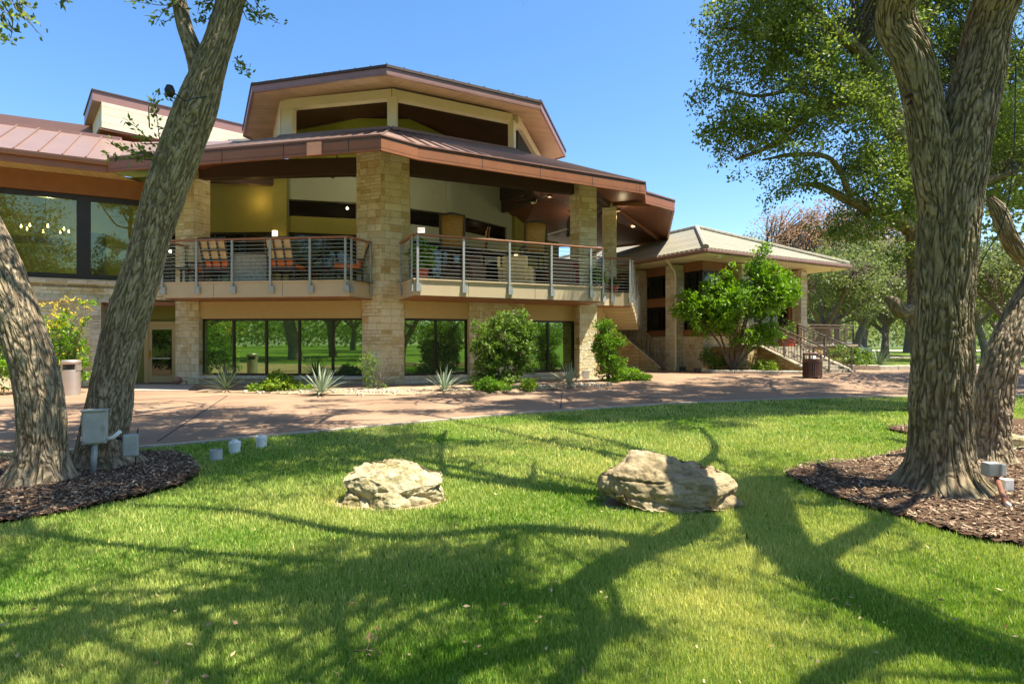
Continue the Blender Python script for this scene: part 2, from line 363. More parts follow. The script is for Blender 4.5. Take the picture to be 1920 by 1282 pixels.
def grass_ground():
    m, n, l, b = mat('turf'); ob = coord(n, l, 'Object')
    a = node(n, 'ShaderNodeTexNoise', Scale=.9, Detail=6.0, Roughness=.6); l.new(ob, a.inputs[0])
    r = ramp(n, l, a.outputs[0], [(.3, (.07, .15, .018)), (.52, (.14, .21, .03)), (.72, (.28, .27, .08))])
    f = node(n, 'ShaderNodeTexNoise', Scale=70.0, Detail=5.0, Roughness=.7); l.new(ob, f.inputs[0])
    fr = ramp(n, l, f.outputs[0], [(.3, (.45,)*3), (.7, (1.3,)*3)])
    l.new(mixc(n, l, None, r.outputs[0], fr.outputs[0], 'MULTIPLY', 1.0), b.inputs['Base Color']); b.inputs['Roughness'].default_value = .9
    b.inputs['Specular IOR Level'].default_value = .1
    bump(n, l, f.outputs[0], b, .8, .03); return m
def drive_mat():
    m, n, l, b = mat('exposed_aggregate'); ob = coord(n, l, 'Object')
    a = node(n, 'ShaderNodeTexNoise', Scale=.5, Detail=8.0, Roughness=.65); l.new(ob, a.inputs[0])
    r = ramp(n, l, a.outputs[0], [(.3, (.25, .155, .10)), (.7, (.40, .27, .175))])
    v = node(n, 'ShaderNodeTexVoronoi', Scale=90.0); l.new(ob, v.inputs[0])
    vr = ramp(n, l, v.outputs['Color'], [(0, (.72,)*3), (1, (1.12,)*3)])
    l.new(mixc(n, l, None, r.outputs[0], vr.outputs[0], 'MULTIPLY', .8), b.inputs['Base Color']); b.inputs['Roughness'].default_value = .9
    b.inputs['Specular IOR Level'].default_value = .15
    bump(n, l, v.outputs[0], b, .3, .006); return m
def mulch_mat():
    m, n, l, b = mat('mulch'); ob = coord(n, l, 'Object')
    v = node(n, 'ShaderNodeTexNoise', Scale=45.0, Detail=6.0, Roughness=.8); l.new(ob, v.inputs[0])
    r = ramp(n, l, v.outputs[0], [(.3, (.05, .03, .018)), (.5, (.15, .09, .055)), (.72, (.30, .20, .13))])
    l.new(r.outputs[0], b.inputs['Base Color']); b.inputs['Roughness'].default_value = 1; b.inputs['Specular IOR Level'].default_value = .1
    bump(n, l, v.outputs[0], b, 1, .04); return m
M['turf'] = grass_ground(); M['drive'] = drive_mat(); M['mulch'] = mulch_mat()
M['kerb'] = plain('worn_kerb_concrete', (.46, .39, .30), .95, var=.3, sc=1.5, bmp=.5)
NEAR = [(-45, -3), (-12, 5.2), (-6.95, 7.73), (-5.23, 8.17), (-4.27, 8.9), (-2.48, 10.2), (0, 11.95), (3.75, 13.9), (7.7, 15.2), (10.7, 15.8), (14.6, 16.3), (45, 18.5)]
nx_, ny_ = np.array(NEAR).T
def near_edge(x): return np.interp(x, nx_, ny_)
FAR = 27.0
grid('lawn', -320, 320, 65, -200, 700, 91, lambda x, y: 0*x-.03, M['turf'])
xs = np.linspace(-45, 45, 181)
V = []; ny = 24
for x in xs:
    y0 = near_edge(x)
    for k in range(ny+1):
        y = y0+(30.0-y0)*k/ny; V.append((x, y, float(gz(x, y))+.002))
F = np.array([[i*(ny+1)+k, (i+1)*(ny+1)+k, (i+1)*(ny+1)+k+1, i*(ny+1)+k+1] for i in range(len(xs)-1) for k in range(ny)])
tag(add_mesh('driveway', V, F, M['drive'], smooth=True, uv=np.array(V)[:, :2]), kind='structure')
# pale concrete edge band of the drive
b = MB()
for i in range(len(xs)-1):
    x0, x1 = xs[i], xs[i+1]; y0, y1 = float(near_edge(x0)), float(near_edge(x1))
    b.prism([(x0, y0-.04), (x1, y1-.04), (x1, y1+.07), (x0, y0+.07)], -.05, .008)
tag(b.build('kerb', M['kerb']), kind='structure')
# control joints in the drive
b = MB()
for a_, c_ in (((-5.35, 8.6), (-7.95, 15.9)), ((1.1, 12.9), (1.5, 17)), ((-14, 12), (-7.9, 15.8))):
    b.beam((*a_, .004), (*c_, .004), .03, .006)
tag(b.build('drive_joint', plain('joint_tar', (.07, .05, .045), .9, bmp=0)), kind='structure')
# pale concrete pad at the service door
tag(MB().prism([pt(248, 722, 19.9)[:2], pt(366, 722, 19.7)[:2], pt(352, 735, 17.4)[:2], pt(248, 735, 17.4)[:2]], -.02, .02).build('paving_pad', M['concrete']), kind='structure')
# planting beds along the wall
def bed(name, P, z, m, amp=.03):
    P = np.array(P, float); from_ = P.min(0); to = P.max(0)
    n = len(P)
    def inside(x, y):
        c = np.zeros(x.shape, bool)
        for i in range(n):
            x1, y1 = P[i]; x2, y2 = P[(i+1) % n]
            with np.errstate(divide='ignore', invalid='ignore'):
                c ^= ((y1 > y) != (y2 > y)) & (x < (x2-x1)*(y-y1)/(y2-y1+1e-12)+x1)
        return c
    step = max(.05, (to-from_).max()/160)
    nx = int((to[0]-from_[0])/step)+2; nyy = int((to[1]-from_[1])/step)+2
    def zf(X, Y):
        d = np.full(X.shape, 9.0)
        for i in range(n):
            a = P[i]; e = P[(i+1) % n]-a; t = np.clip(((X-a[0])*e[0]+(Y-a[1])*e[1])/(e@e), 0, 1)
            d = np.minimum(d, np.hypot(X-a[0]-t*e[0], Y-a[1]-t*e[1]))
        nn = fbm(np.stack([X.ravel()*1.6, Y.ravel()*1.6, 0*X.ravel()], 1), 4, 3).reshape(X.shape)
        sg = np.where(inside(X, Y), 1, -1)
        return gz(X, Y)+z*np.clip(sg*d/.25+.35, -.6, 1)+amp*.6*nn*np.clip(sg*d/.3, 0, 1)
    o = grid(name, from_[0]-.1, to[0]+.1, nx, from_[1]-.1, to[1]+.1, nyy, zf, m, mask=lambda x, y: inside(x, y))
    return inside
BEDL = [pt(368, 738, 17.0)[:2], (-7.3, 16.6), (-5.3, 15.95), (-3.6, 15.95), (-1.7, 16.3), (0, 16.7), (1.2, 17.6), (2.6, 19.3), (3.9, 20.6), (5.2, 22.0), (4.4, 23.4), (2.2, 23), (-4, 19.9), (-11, 21)]
in_bedl = bed('planting_bed', BEDL, .05, M['dirt'], .03)
MULL = [(-9, 4.3), (-5.2, 4.5), (-4.45, 4.62), (-4.0, 4.95), (-3.68, 5.5), (-3.5, 6.0), (-3.62, 6.6), (-4.1, 7.3), (-4.6, 7.75), (-5.4, 7.85), (-9, 6.4)]
in_mull = bed('mulch_bed', MULL, .03, M['mulch'], .04)
MULR = [(3.1, 6.5), (3.1, 5.7), (3.3, 5.0), (3.55, 4.35), (4.3, 3.95), (5.4, 3.4), (8, 2.6), (12, 4), (13, 9.5), (9, 11.5), (7.9, 10.7), (7.2, 10.2), (6.55, 10.0), (6.5, 9.2), (6.1, 8.4), (5.4, 7.9), (4.6, 7.3), (3.6, 6.95)]
in_mulr = bed('mulch_bed', MULR, .03, M['mulch'], .04)

# gravel patches in the wall bed
b = MB()
for k in range(420):
    cx = random.choice([-6.2, -4.2, -3.9, -2.9, -1.2, .6, 2.6]); x = cx+random.gauss(0, .55); y = 16.6+max(0, x+3)*.42+random.gauss(0, .35)+.2
    s = random.uniform(.02, .06); z = float(gz(x, y))+.05
    b.prism([(x+s*math.cos(a)*random.uniform(.7, 1.2), y+s*math.sin(a)*random.uniform(.7, 1.2)) for a in (0, 1.2, 2.5, 3.8, 5)], z-.02, z+s*.7)
tag(b.build('gravel', M['sill']), 'pale limestone gravel scattered in the bed below the stone pier', 'gravel', kind='stuff')

# ------------------------------------------------------------------ grass and mulch chips
def blades(name, N, ymax, seed, label):
    g = np.random.default_rng(seed)
    u = g.random(N); y0, y1 = 1.9, ymax
    Y = 1/((1-u)/y0**.9+u/y1**.9)**(1/.9); X = (g.random(N)*2-1)*(Y*1.02+.8)
    jx = .11*fbm(np.stack([X*3, Y*3, 0*X], 1), 3, 41)+g.normal(0, .03, N); jy = .11*fbm(np.stack([X*3, Y*3, 0*X+5], 1), 3, 42)+g.normal(0, .03, N)
    keep = (Y < near_edge(X)-.03+.05*jx) & ~in_mull(X+jx, Y+jy) & ~in_mulr(X+jx, Y+jy)
    for bx, by, rx, ry in BOULD: keep &= ((X-bx)/rx)**2+((Y-by)/ry)**2 > .80+.45*g.random(N)-.35*g.random(N)
    keep2 = np.zeros(N, bool)
    X = X[keep]; Y = Y[keep]; N = len(X)
    dry = fbm(np.stack([X*.9, Y*.9, 0*X], 1), 4, 11)
    bare = fbm(np.stack([X*2.3, Y*2.3, 0*X], 1), 3, 5)
    h = (.015+.020*g.random(N))*(1+.25*dry)*(1+Y*.02)*(1-.25*(bare > .35))*(1+.7*(g.random(N) > .965))
    w = (.0022+.0016*g.random(N))*(.75+Y*.34)
    a = g.random(N)*6.283; tl = g.random(N)*.75*h; b_ = g.random(N)*6.283
    C = np.stack([X, Y, np.full(N, -.031)], 1)
    dx = np.stack([np.cos(a)*w, np.sin(a)*w, 0*w], 1)
    T = C+np.stack([np.cos(b_)*tl, np.sin(b_)*tl, h+.012], 1)
    V = np.stack([C-dx, C+dx, T], 1).reshape(-1, 3); F = np.arange(3*N).reshape(-1, 3)
    r = np.clip(.42+.27*dry+.2*(g.random(N)-.5)+.55*(g.random(N) > .93), 0, 1)
    o = add_mesh(name, V, F, M['blade'], rnd=np.repeat(r, 3))
    tag(o, label, 'grass', kind='stuff')
M['blade'] = leaf_mat('grass_blades', (.13, .30, .025), (.70, .66, .23), .3)
BOULD = [(-1.16, 5.42, .56, .31), (1.45, 5.42, .70, .36)]
blades('grass', 620000, 15.9, 5, 'short mown sunlit lawn grass in front of the building')
def chips(name, inside, bx, N, label, seed):
    g = np.random.default_rng(seed)
    X = g.uniform(bx[0], bx[1], N); Y = g.uniform(bx[2], bx[3], N); k = inside(X, Y); X = X[k]; Y = Y[k]; n = len(X)
    L = g.uniform(.012, .05, n)*(1+(g.random(n) > .96)*1.8); w = g.uniform(.004, .012, n); a = g.random(n)*6.283; t = g.normal(0, .3, n)
    nn = fbm(np.stack([X*1.6, Y*1.6, 0*X], 1), 4, 3)
    C = np.stack([X, Y, .033+.024*nn+g.uniform(0, .012, n)], 1)
    d = np.stack([np.cos(a)*L, np.sin(a)*L, np.sin(t)*L], 1)*.5; s = np.stack([-np.sin(a)*w, np.cos(a)*w, g.normal(0, .3, n)*w], 1)
    V = np.stack([C-d-s, C+d-s*.6, C+d+s*.6, C-d+s], 1).reshape(-1, 3)
    o = add_mesh(name, V, np.arange(4*n).reshape(-1, 4), M['chip'], rnd=np.repeat(g.random(n)**1.7, 4)); tag(o, label, 'mulch', kind='stuff')
mm, n_, l_, b_ = mat('bark_chips'); at_ = node(n_, 'ShaderNodeAttribute', attribute_name='rnd')
l_.new(ramp(n_, l_, at_.outputs['Fac'], [(0, (.10, .06, .034)), (.6, (.29, .19, .115)), (1, (.52, .40, .27))]).outputs[0], b_.inputs['Base Color']); b_.inputs['Roughness'].default_value = .95
M['chip'] = mm
for bx_, by_, rx_, ry_ in BOULD:
    g_ = [(bx_+rx_*1.0*math.cos(a)*(1+.16*math.sin(3*a+bx_)+.07*math.sin(8*a)), by_+ry_*.98*math.sin(a)*(1+.15*math.cos(2*a)+.08*math.sin(7*a)), -.026) for a in np.linspace(0, 6.283, 30, endpoint=False)]
    tag(add_mesh('soil_patch', g_, [tuple(range(30))], M['dirt']), kind='structure')
chips('wood_chips', in_mull, (-9, -2.9, 4.2, 7.9), 36000, 'shredded bark mulch around the two left oaks', 1)
chips('wood_chips', in_mulr, (2.8, 9, 2.6, 10.5), 52000, 'shredded bark mulch around the forked right oak', 2)

# ------------------------------------------------------------------ trees
def catmull(P, k):
    P = np.array(P, float); Q = np.vstack([2*P[0]-P[1], P, 2*P[-1]-P[-2]]); out = []
    for i in range(1, len(Q)-2):
        for t in np.linspace(0, 1, k, endpoint=False):
            out.append(.5*((2*Q[i])+(-Q[i-1]+Q[i+1])*t+(2*Q[i-1]-5*Q[i]+4*Q[i+1]-Q[i+2])*t*t+(-Q[i-1]+3*Q[i]-3*Q[i+1]+Q[i+2])*t**3))
    out.append(P[-1]); return np.array(out)
def frames(C):
    T = np.gradient(C, axis=0); T /= np.linalg.norm(T, axis=1)[:, None]; U = np.zeros_like(T); u = np.array([1., 0, 0])
    if abs(T[0] @ u) > .9: u = np.array([0., 1, 0])
    for i in range(len(C)):
        u = u-T[i]*(u @ T[i]); u /= np.linalg.norm(u); U[i] = u
    return T, U, np.cross(T, U)
def limb_arrays(PR, nseg=12, ring=.25, bark=0, seed=0, flare=0, off=0, rf=1.0):
    """PR: list of (x,y,z,r).  returns V,F,rnd,uv"""
    A = catmull(PR, 6); L = np.r_[0, np.cumsum(np.linalg.norm(np.diff(A[:, :3], axis=0), axis=1))]
    n = max(3, int(L[-1]/ring)); s = np.linspace(0, L[-1], n)
    C = np.stack([np.interp(s, L, A[:, i]) for i in range(4)], 1); rad = np.maximum(C[:, 3], .004); C = C[:, :3]
    T, U, Wv = frames(C)
    th = np.linspace(0, 2*np.pi, nseg, endpoint=False); ct, st = np.cos(th), np.sin(th)
    S, TH = np.meshgrid(s, th, indexing='ij'); RR = np.repeat(rad[:, None], nseg, 1)
    rnd = np.full(S.shape, .35)
    if bark:
        q = np.stack([(np.cos(TH)*RR*2.2).ravel(), (np.sin(TH)*RR*2.2).ravel(), S.ravel()*1.1], 1)
        RR = RR*(1+.10*fbm(q, 3, seed).reshape(S.shape))
        if flare:
            fl = np.exp(-S/.22); RR = RR*(1+fl*(.16+.22*np.maximum(0, np.sin(TH*5+seed+1.5*np.sin(TH*2)))))
        # furrows: ridged noise, stretched along the trunk and warped
        warp = fbm(np.stack([np.cos(TH).ravel()*3, np.sin(TH).ravel()*3, S.ravel()*3.0], 1), 3, seed+9).reshape(S.shape)
        k = rf*np.median(rad[:len(rad)//2])/.025
        TT = TH+warp*.07
        jit = vnoise(np.stack([np.cos(TH).ravel()*k*.5, np.sin(TH).ravel()*k*.5, S.ravel()*1.5], 1), seed+12)
        q = np.stack([(np.cos(TT)*k).ravel(), (np.sin(TT)*k).ravel(), (S*10).ravel()+2.5*jit], 1)
        a1 = np.abs(vnoise(q, seed+2)); a2 = np.abs(vnoise(q*np.array([.55, .55, .45])+7, seed+4)); a3 = vnoise(q*np.array([2.3, 2.3, 3.0]), seed+6)
        fur = (.55*(1-np.exp(-(a1/.24)**2))+.33*(1-np.exp(-(a2/.14)**2))+.16*a3).reshape(S.shape)
        RR = RR+bark*(fur-.5)*2*np.clip(RR/.2, .3, 1)
        rnd = np.clip(fur*.85-.12, 0, 1)
    P = C[:, None]+RR[..., None]*(U[:, None]*ct[None, :, None]+Wv[:, None]*st[None, :, None])
    i = (np.arange(n-1)[:, None]*nseg); j = np.arange(nseg)[None]; j2 = (j+1) % nseg
    F = np.stack([i+j, i+j2, i+nseg+j2, i+nseg+j], -1).reshape(-1, 4)
    P = P.reshape(-1, 3)
    uvv = np.stack([(TH*rad.mean()).ravel(), S.ravel()], 1)
    return P, F, rnd.ravel(), uvv, C, rad
def make_limbs(name, limbs, m, parent, **k):
    Vs, Fs, Rs, Us = [], [], [], []; o = 0; cen = []
    for q, PR in enumerate(limbs):
        kk = dict(k)
        P, F, r, u, C, rad = limb_arrays(PR, seed=k.get('seed', 0)+q*3, **{a: v for a, v in k.items() if a != 'seed'})
        if q > 0: pass
        Vs.append(P); Fs.append(F+o); Rs.append(r); Us.append(u); o += len(P); cen.append((C, rad))
    ob = add_mesh(name, np.vstack(Vs), np.vstack(Fs), m, parent, True, np.concatenate(Rs), np.vstack(Us))
    return ob, cen
def leaves(C, D, L, Wd, g, rnd):
    N = len(C); n = g.normal(size=(N, 3)); n[:, 2] += .8; s = np.cross(D, n); s /= np.linalg.norm(s, axis=1)[:, None]+1e-9
    L = L[:, None]; s = s*Wd[:, None]
    V = np.stack([C, C+D*L*.45+s, C+D*L, C+D*L*.45-s], 1).reshape(-1, 3)
    return V, np.arange(4*N).reshape(-1, 4), np.repeat(rnd, 4)
def sprays(src, ell, nsp, nleaf, g, leaf=(.05, .02), droop=.3, spread=.28, length=.5, reject=None, hollow=.35, gate=-.32):
    """sub-branches from the limb centre-lines src to points in the ellipsoids, each carrying a spray of leaves"""
    E = np.array(ell, float); w = E[:, 3]*E[:, 4]*E[:, 5]; w = w**.8; w /= w.sum()
    idx = g.choice(len(E), nsp, p=w); d = g.normal(size=(nsp, 3)); d /= np.linalg.norm(d, axis=1)[:, None]
    rr = (hollow**3+(1-hollow**3)*g.random(nsp))**(1/3)
    P = E[idx, :3]+d*rr[:, None]*E[idx, 3:6]
    cl = fbm(P*.9, 2, 21); P = P[cl > gate-.2*g.random(len(P))]
    if reject is not None: P = P[~reject(P)]
    nsp = len(P)
    S = np.vstack(src)
    BR = []; TD = np.zeros((nsp, 3))
    par = np.zeros((nsp, 3))
    for k in range(0, nsp, 500):
        dd = np.linalg.norm(P[k:k+500, None]-S[None], axis=2); par[k:k+500] = S[dd.argmin(1)]
    TD = P-par; ln = np.linalg.norm(TD, axis=1)[:, None]; TD = TD/(ln+1e-6)
    TD = TD*.7+g.normal(size=TD.shape)*.45; TD[:, 2] -= droop*g.random(nsp); TD /= np.linalg.norm(TD, axis=1)[:, None]
    n = nleaf
    t = g.random((nsp, n)); c = P[:, None]+TD[:, None]*(t[..., None]*length)+g.normal(size=(nsp, n, 3))*spread*(.35+.65*(1-t))[..., None]*np.array([1, 1, .7])
    dirs = TD[:, None]*.5+g.normal(size=(nsp, n, 3))*.8; dirs[..., 2] -= droop; dirs /= np.linalg.norm(dirs, axis=2)[..., None]
    c = c.reshape(-1, 3); dirs = dirs.reshape(-1, 3); N = len(c)
    rb = np.repeat(g.random(nsp)*.5, n)+g.random(N)*.5
    if reject is not None:
        k = ~reject(c); c, dirs, rb = c[k], dirs[k], rb[k]; N = len(c)
    LV = leaves(c, dirs, leaf[0]*(.6+.8*g.random(N)), leaf[1]*(.6+.6*g.random(N)), g, rb)
    return P, par, TD, LV
def twigs(P, par, TD, r0, r1, length):
    """thin triangular tubes parent->spray start->tip, vectorised"""
    n = len(P); mid = (par+P)/2+np.random.default_rng(3).normal(size=P.shape)*.08*np.linalg.norm(P-par, axis=1)[:, None]
    K = [par, mid, P, P+TD*length]; rs = [r0, r0*.7, r1, r1*.3]
    ln = np.linalg.norm(P-par, axis=1); sc = np.clip(ln/1.5, .4, 1.6)
    V = []
    ax = P-par; ax /= np.linalg.norm(ax, axis=1)[:, None]+1e-9
    u = np.cross(ax, np.array([.3, .2, .9])); u /= np.linalg.norm(u, axis=1)[:, None]+1e-9; w = np.cross(ax, u)
    for q, r in zip(K, rs):
        for a in (0, 2.094, 4.189): V.append(q+(u*math.cos(a)+w*math.sin(a))*(r*sc)[:, None])
    V = np.stack(V, 1).reshape(-1, 3)
    base = np.arange(n)[:, None, None]*12
    f = np.array([[i*3+j, i*3+(j+1) % 3, (i+1)*3+(j+1) % 3, (i+1)*3+j] for i in range(3) for j in range(3)])
    F = (base+f[None]).reshape(-1, 4)
    return V, F
def crown(parent, cen, ell, nsp, nleaf, m, seed, twig=(.02, .006), tm=None, name='crown', **k):
    g = np.random.default_rng(seed)
    P, par, TD, LV = sprays([c[0] for c in cen] if cen and isinstance(cen[0], tuple) else cen, ell, nsp, nleaf, g, **k)
    length = k.get('length', .5)
    if len(P):
        V, F = twigs(P, par, TD, twig[0], twig[1], length)
        add_mesh('twigs', V, F, tm or M['twig'], parent, rnd=None, uv=V[:, :2])
    return add_mesh(name, LV[0], LV[1], m, parent, rnd=LV[2], uv=np.zeros((len(LV[0]), 2)))
def inframe(margin=.03, floor=2.2):
    def f(P):                       # keeps shade-casting canopy unseen: drops points inside the camera's view
        return (P[:, 2] < 1.5+(.6+margin*.4)*np.maximum(P[:, 1], 0)+.08) & (np.abs(P[:, 0]) < .93*P[:, 1]+.6) | (P[:, 2] < floor)
    return f
def branchy(cen, n, seed, length=1.9, rej=None, r0=.05, kids=3, up=.1):
    g = np.random.default_rng(seed); out = []; tips = []
    S = np.vstack([np.asarray(c[0] if isinstance(c, tuple) else c) for c in cen])
    def seg(p, d, ln, r):
        P = [p]; q = p.copy(); dd = d.copy()
        for i in range(4):
            dd = dd+g.normal(size=3)*.42; dd[2] += up; dd /= np.linalg.norm(dd); q = q+dd*ln/4; P.append(q.copy())
        return np.array(P), np.linspace(r, r*.35, 5), dd
    for _ in range(n):
        p = S[g.integers(len(S))]; d = g.normal(size=3); d[2] = d[2]*.35+.1; d /= np.linalg.norm(d)
        P, rr, dd = seg(p, d, length*(.6+.8*g.random()), r0*(.6+.7*g.random()))
        if rej is not None and rej(P[1:]).any(): continue
        out.append([(*a, b) for a, b in zip(P, rr)])
        for k in range(kids):
            i = g.integers(1, 5); d2 = dd*.5+g.normal(size=3)*.7; d2[2] *= .5; d2 /= np.linalg.norm(d2)
            Q_, r2, _d = seg(P[i], d2, length*(.35+.4*g.random()), rr[i]*.55)
            if rej is not None and rej(Q_[1:]).any(): continue
            out.append([(*a, b) for a, b in zip(Q_, r2)]); tips.append((*Q_[-1], .32, .32, .16)); tips.append((*Q_[2], .2, .2, .12))
    return out, tips
def overhead(T, cen, n, seed, m='leaf_oak', per=9, nleaf=34, keep=.6, **k):
    fr_ = inframe()
    def rej(P):                 # canopy cleared along the sun's path to keep the two boulders lit
        r = fr_(P)
        for bx, by, rr in ((-1.12, 5.45, .62), (1.25, 5.45, .5)):
            r = r | (np.hypot(P[:, 0]-bx-.43*P[:, 2], P[:, 1]-by+.105*P[:, 2]) < rr)
        return r
    B_, tips = branchy(cen, n, seed, rej=rej, **k)
    ob, c2 = make_limbs('limb', B_, M['bark2'], T, nseg=6, ring=.2)
    g = np.random.default_rng(seed); t = np.array(tips); cl = fbm(t[:, :3]*.55, 2, seed); t = t[cl > np.quantile(cl, 1-keep)]
    crown(T, [c for c, r in c2], t, int(len(t)*per), nleaf, M[m], seed+1, reject=rej, spread=.13, leaf=(.065, .024), hollow=.05, length=.3)
def L(px, py, Y, wpx): x, y, z = pt(px, py, Y); return (x, y, z, wpx/2/FP*Y*math.cos(math.atan((px-960)/FP))*.96-.008)

# the large forked oak on the right
T = empty('oak_tree', (4.33, 5.74, 0), 'massive oak with deeply furrowed trunk forking into two limbs, in the right mulch bed', 'tree')
Y0 = 5.74
trunk = [[(4.33, 5.74, -.06, .47)]+[L(1763, 880, Y0, 152), L(1765, 800, Y0, 137), L(1768, 600, Y0, 126), L(1775, 450, Y0, 128), L(1788, 340, Y0, 130), L(1812, 230, Y0, 122), L(1838, 130, Y0, 114), L(1870, 0, Y0-.1, 108), (4.9, 4.9, 5.8, .24), (4.75, 3.4, 6.4, .2), (5.3, 2.2, 7.2, .16), (6.0, 1.7, 8.0, .12), (6.9, .8, 8.9, .08), (7.4, -.6, 9.8, .03)],
         [L(1772, 420, Y0, 90), L(1752, 340, Y0, 92), L(1738, 240, Y0, 88), L(1716, 120, Y0, 84), L(1682, 0, Y0-.05, 84), (3.9, 4.8, 5.6, .19), (4.25, 4.1, 6.2, .16), (3.7, 3.2, 6.9, .13), (3.5, 2.6, 7.6, .11), (2.7, 2.7, 8.1, .08), (1.6, 2.3, 8.6, .06), (.3, 1.6, 9.2, .03)]]
ob, cen = make_limbs('trunk', trunk, M['bark2'], T, nseg=320, ring=.016, bark=.009, seed=4, flare=1)
upper = [[(4.0, 3.6, 6.5, .11), (3.2, 3.9, 7.2, .09), (2.4, 3.6, 7.8, .07), (1.2, 4.2, 8.3, .05), (.2, 4.4, 8.8, .03)], [(3.55, 2.7, 7.4, .08), (3.8, 2.0, 7.9, .07), (3.6, 1.2, 8.4, .05), (3.9, .2, 9, .03)], [(5.3, 2.2, 7.2, .09), (4.6, 1.6, 7.8, .07), (4.4, .6, 8.4, .04)],
 [(3.75, 5.0, 5.8, .10), (2.6, 5.6, 7.0, .08), (1.0, 6.4, 8.0, .06), (-1.2, 6.6, 8.9, .04), (-2.6, 6.4, 9.6, .02)], [(3.1, 5.4, 6.8, .09), (2.0, 6.8, 8.1, .07), (1.0, 8.4, 9.2, .05), (-.4, 9.6, 9.9, .03)], [(5.3, 6.0, 7.2, .08), (4.4, 7.6, 8.6, .06), (3.4, 9.6, 9.8, .045), (2.4, 11, 10.6, .03)], [(5.3, 6.0, 7.2, .08), (6.6, 7.2, 8.6, .06), (7.6, 9.2, 9.8, .04)], [(2.7, 3.0, 8.1, .05), (.9, 3.3, 8.6, .045), (-.8, 3.9, 9.0, .03)],
 [(4.9, 4.9, 5.8, .10), (5.9, 4.6, 6.8, .08), (6.6, 5.2, 7.8, .06), (7.6, 6.0, 9.0, .03)],
         [(3.9, 2.3, 7.4, .09), (2.9, 1.7, 7.8, .07), (2.2, .8, 8.1, .05), (1.6, -.6, 8.6, .03)],
         [(4.9, 2.9, 7.2, .11), (6.0, 3.6, 7.8, .08), (7.2, 4.2, 8.6, .05), (8.2, 4.6, 9.4, .03)],
         [(3.75, 5.0, 5.8, .10), (3.1, 5.2, 6.6, .09), (2.4, 5.8, 7.4, .07), (1.6, 6.8, 8.4, .05), (.6, 8.0, 9.2, .03)],
         [(4.95, 5.0, 6.0, .11), (5.3, 6.0, 7.2, .09), (5.4, 7.4, 8.6, .07), (5.0, 9.2, 10.0, .04)],
         [(2.4, 5.8, 7.4, .05), (2.6, 7.2, 8.4, .04), (3.0, 8.8, 9.6, .03)]]
ob, cen2 = make_limbs('limb', upper, M['bark2'], T, nseg=14, ring=.15, bark=.01, seed=14)
overhead(T, [c for c, r in cen2]+[cen[0][0][-230:], cen[1][0][-230:]], 125, 31, per=3.6, keep=.42)

x_, y_, z_ = L(1737, 174, Y0-.155, 10)[:3]
gq = np.random.default_rng(3); m_ = MB(); prof = [(.012, .02), (.04, .018), (.06, .035), (.085, .03), (.10, .0), (.105, -.06)]
V_ = []; n_s = 28
for r_, h_ in prof:
    for k in range(n_s):
        a = 2*math.pi*k/n_s; rr_ = r_*(1+.16*math.sin(3*a+1)+.1*math.sin(7*a)); V_.append((x_+rr_*math.cos(a), y_+.105-h_*.8-.01*math.sin(5*a+r_*60), z_+rr_*.8*math.sin(a)))
m_.add(V_, [(i*n_s+k, i*n_s+(k+1) % n_s, (i+1)*n_s+(k+1) % n_s, (i+1)*n_s+k) for i in range(len(prof)-1) for k in range(n_s)]+[tuple(range(n_s))])
m_.build('branch_scar', plain('dark_scar_wood', (.06, .028, .018), .9, var=.5, sc=22, bmp=1, bd=.02), T, smooth=True)

# the two leaning oaks on the left
T = empty('oak_tree', (-5.05, 6.06, 0), 'leaning grey-barked oak trunk cut by the left edge of the picture', 'tree')
ob, cen = make_limbs('trunk', [[(-5.05, 6.06, -.06, .33)]+[L(75, 860, 6.06, 112), L(78, 780, 6.06, 98), L(64, 690, 6.1, 96), L(36, 600, 6.15, 97), L(2, 510, 6.2, 96), L(-46, 400, 6.3, 94), L(-110, 250, 6.4, 88), L(-190, 60, 6.5, 80), (-7.4, 6.2, 6.2, .2), (-7.8, 5.6, 7.6, .14), (-7.6, 5, 9, .07)]], M['bark'], T, nseg=260, ring=.016, bark=.0075, seed=41, flare=1)
up = [[(-7.2, 6.4, 5.4, .12), (-6.4, 6.6, 6.6, .09), (-5.2, 6.2, 7.6, .06), (-4.2, 5.4, 8.4, .03)], [(-7.6, 5.9, 7.0, .1), (-8.4, 7.0, 8.2, .07), (-8.8, 9, 9.4, .03)]]
ob, cen2 = make_limbs('limb', up, M['bark'], T, nseg=12, ring=.15, bark=.008, seed=44)
overhead(T, [c for c, r in cen2], 26, 32)
T = empty('oak_tree', (-5.0, 7.0, 0), 'slender oak leaning right and forking above the roof line, grey box at its foot', 'tree')
YB = 7.0
tb = [[(-5.0, 7.0, -.06, .34)]+[L(193, 840, YB, 102), L(204, 770, YB, 98), L(214, 700, YB, 90), L(238, 600, YB, 86), L(270, 500, YB, 84), L(298, 400, YB, 80), L(332, 300, YB, 82), L(366, 210, YB, 82), L(392, 130, YB, 70), L(416, 60, YB, 62), L(436, -10, YB, 56), L(470, -120, 6.9, 50), (-2.9, 6.4, 7.2, .13), (-2.2, 5.8, 8.3, .09), (-1.2, 5.0, 9.2, .04)],
      [L(388, 170, YB, 52), L(366, 105, YB, 42), L(346, 50, YB, 36), L(332, -10, YB, 34), L(300, -110, YB, 30), (-4.6, 7.2, 7.4, .08), (-5.0, 7.0, 8.6, .05), (-5.2, 6.8, 9.6, .02)]]
ob, cen = make_limbs('trunk', tb, M['bark'], T, nseg=250, ring=.016, bark=.0075, seed=51, flare=1)
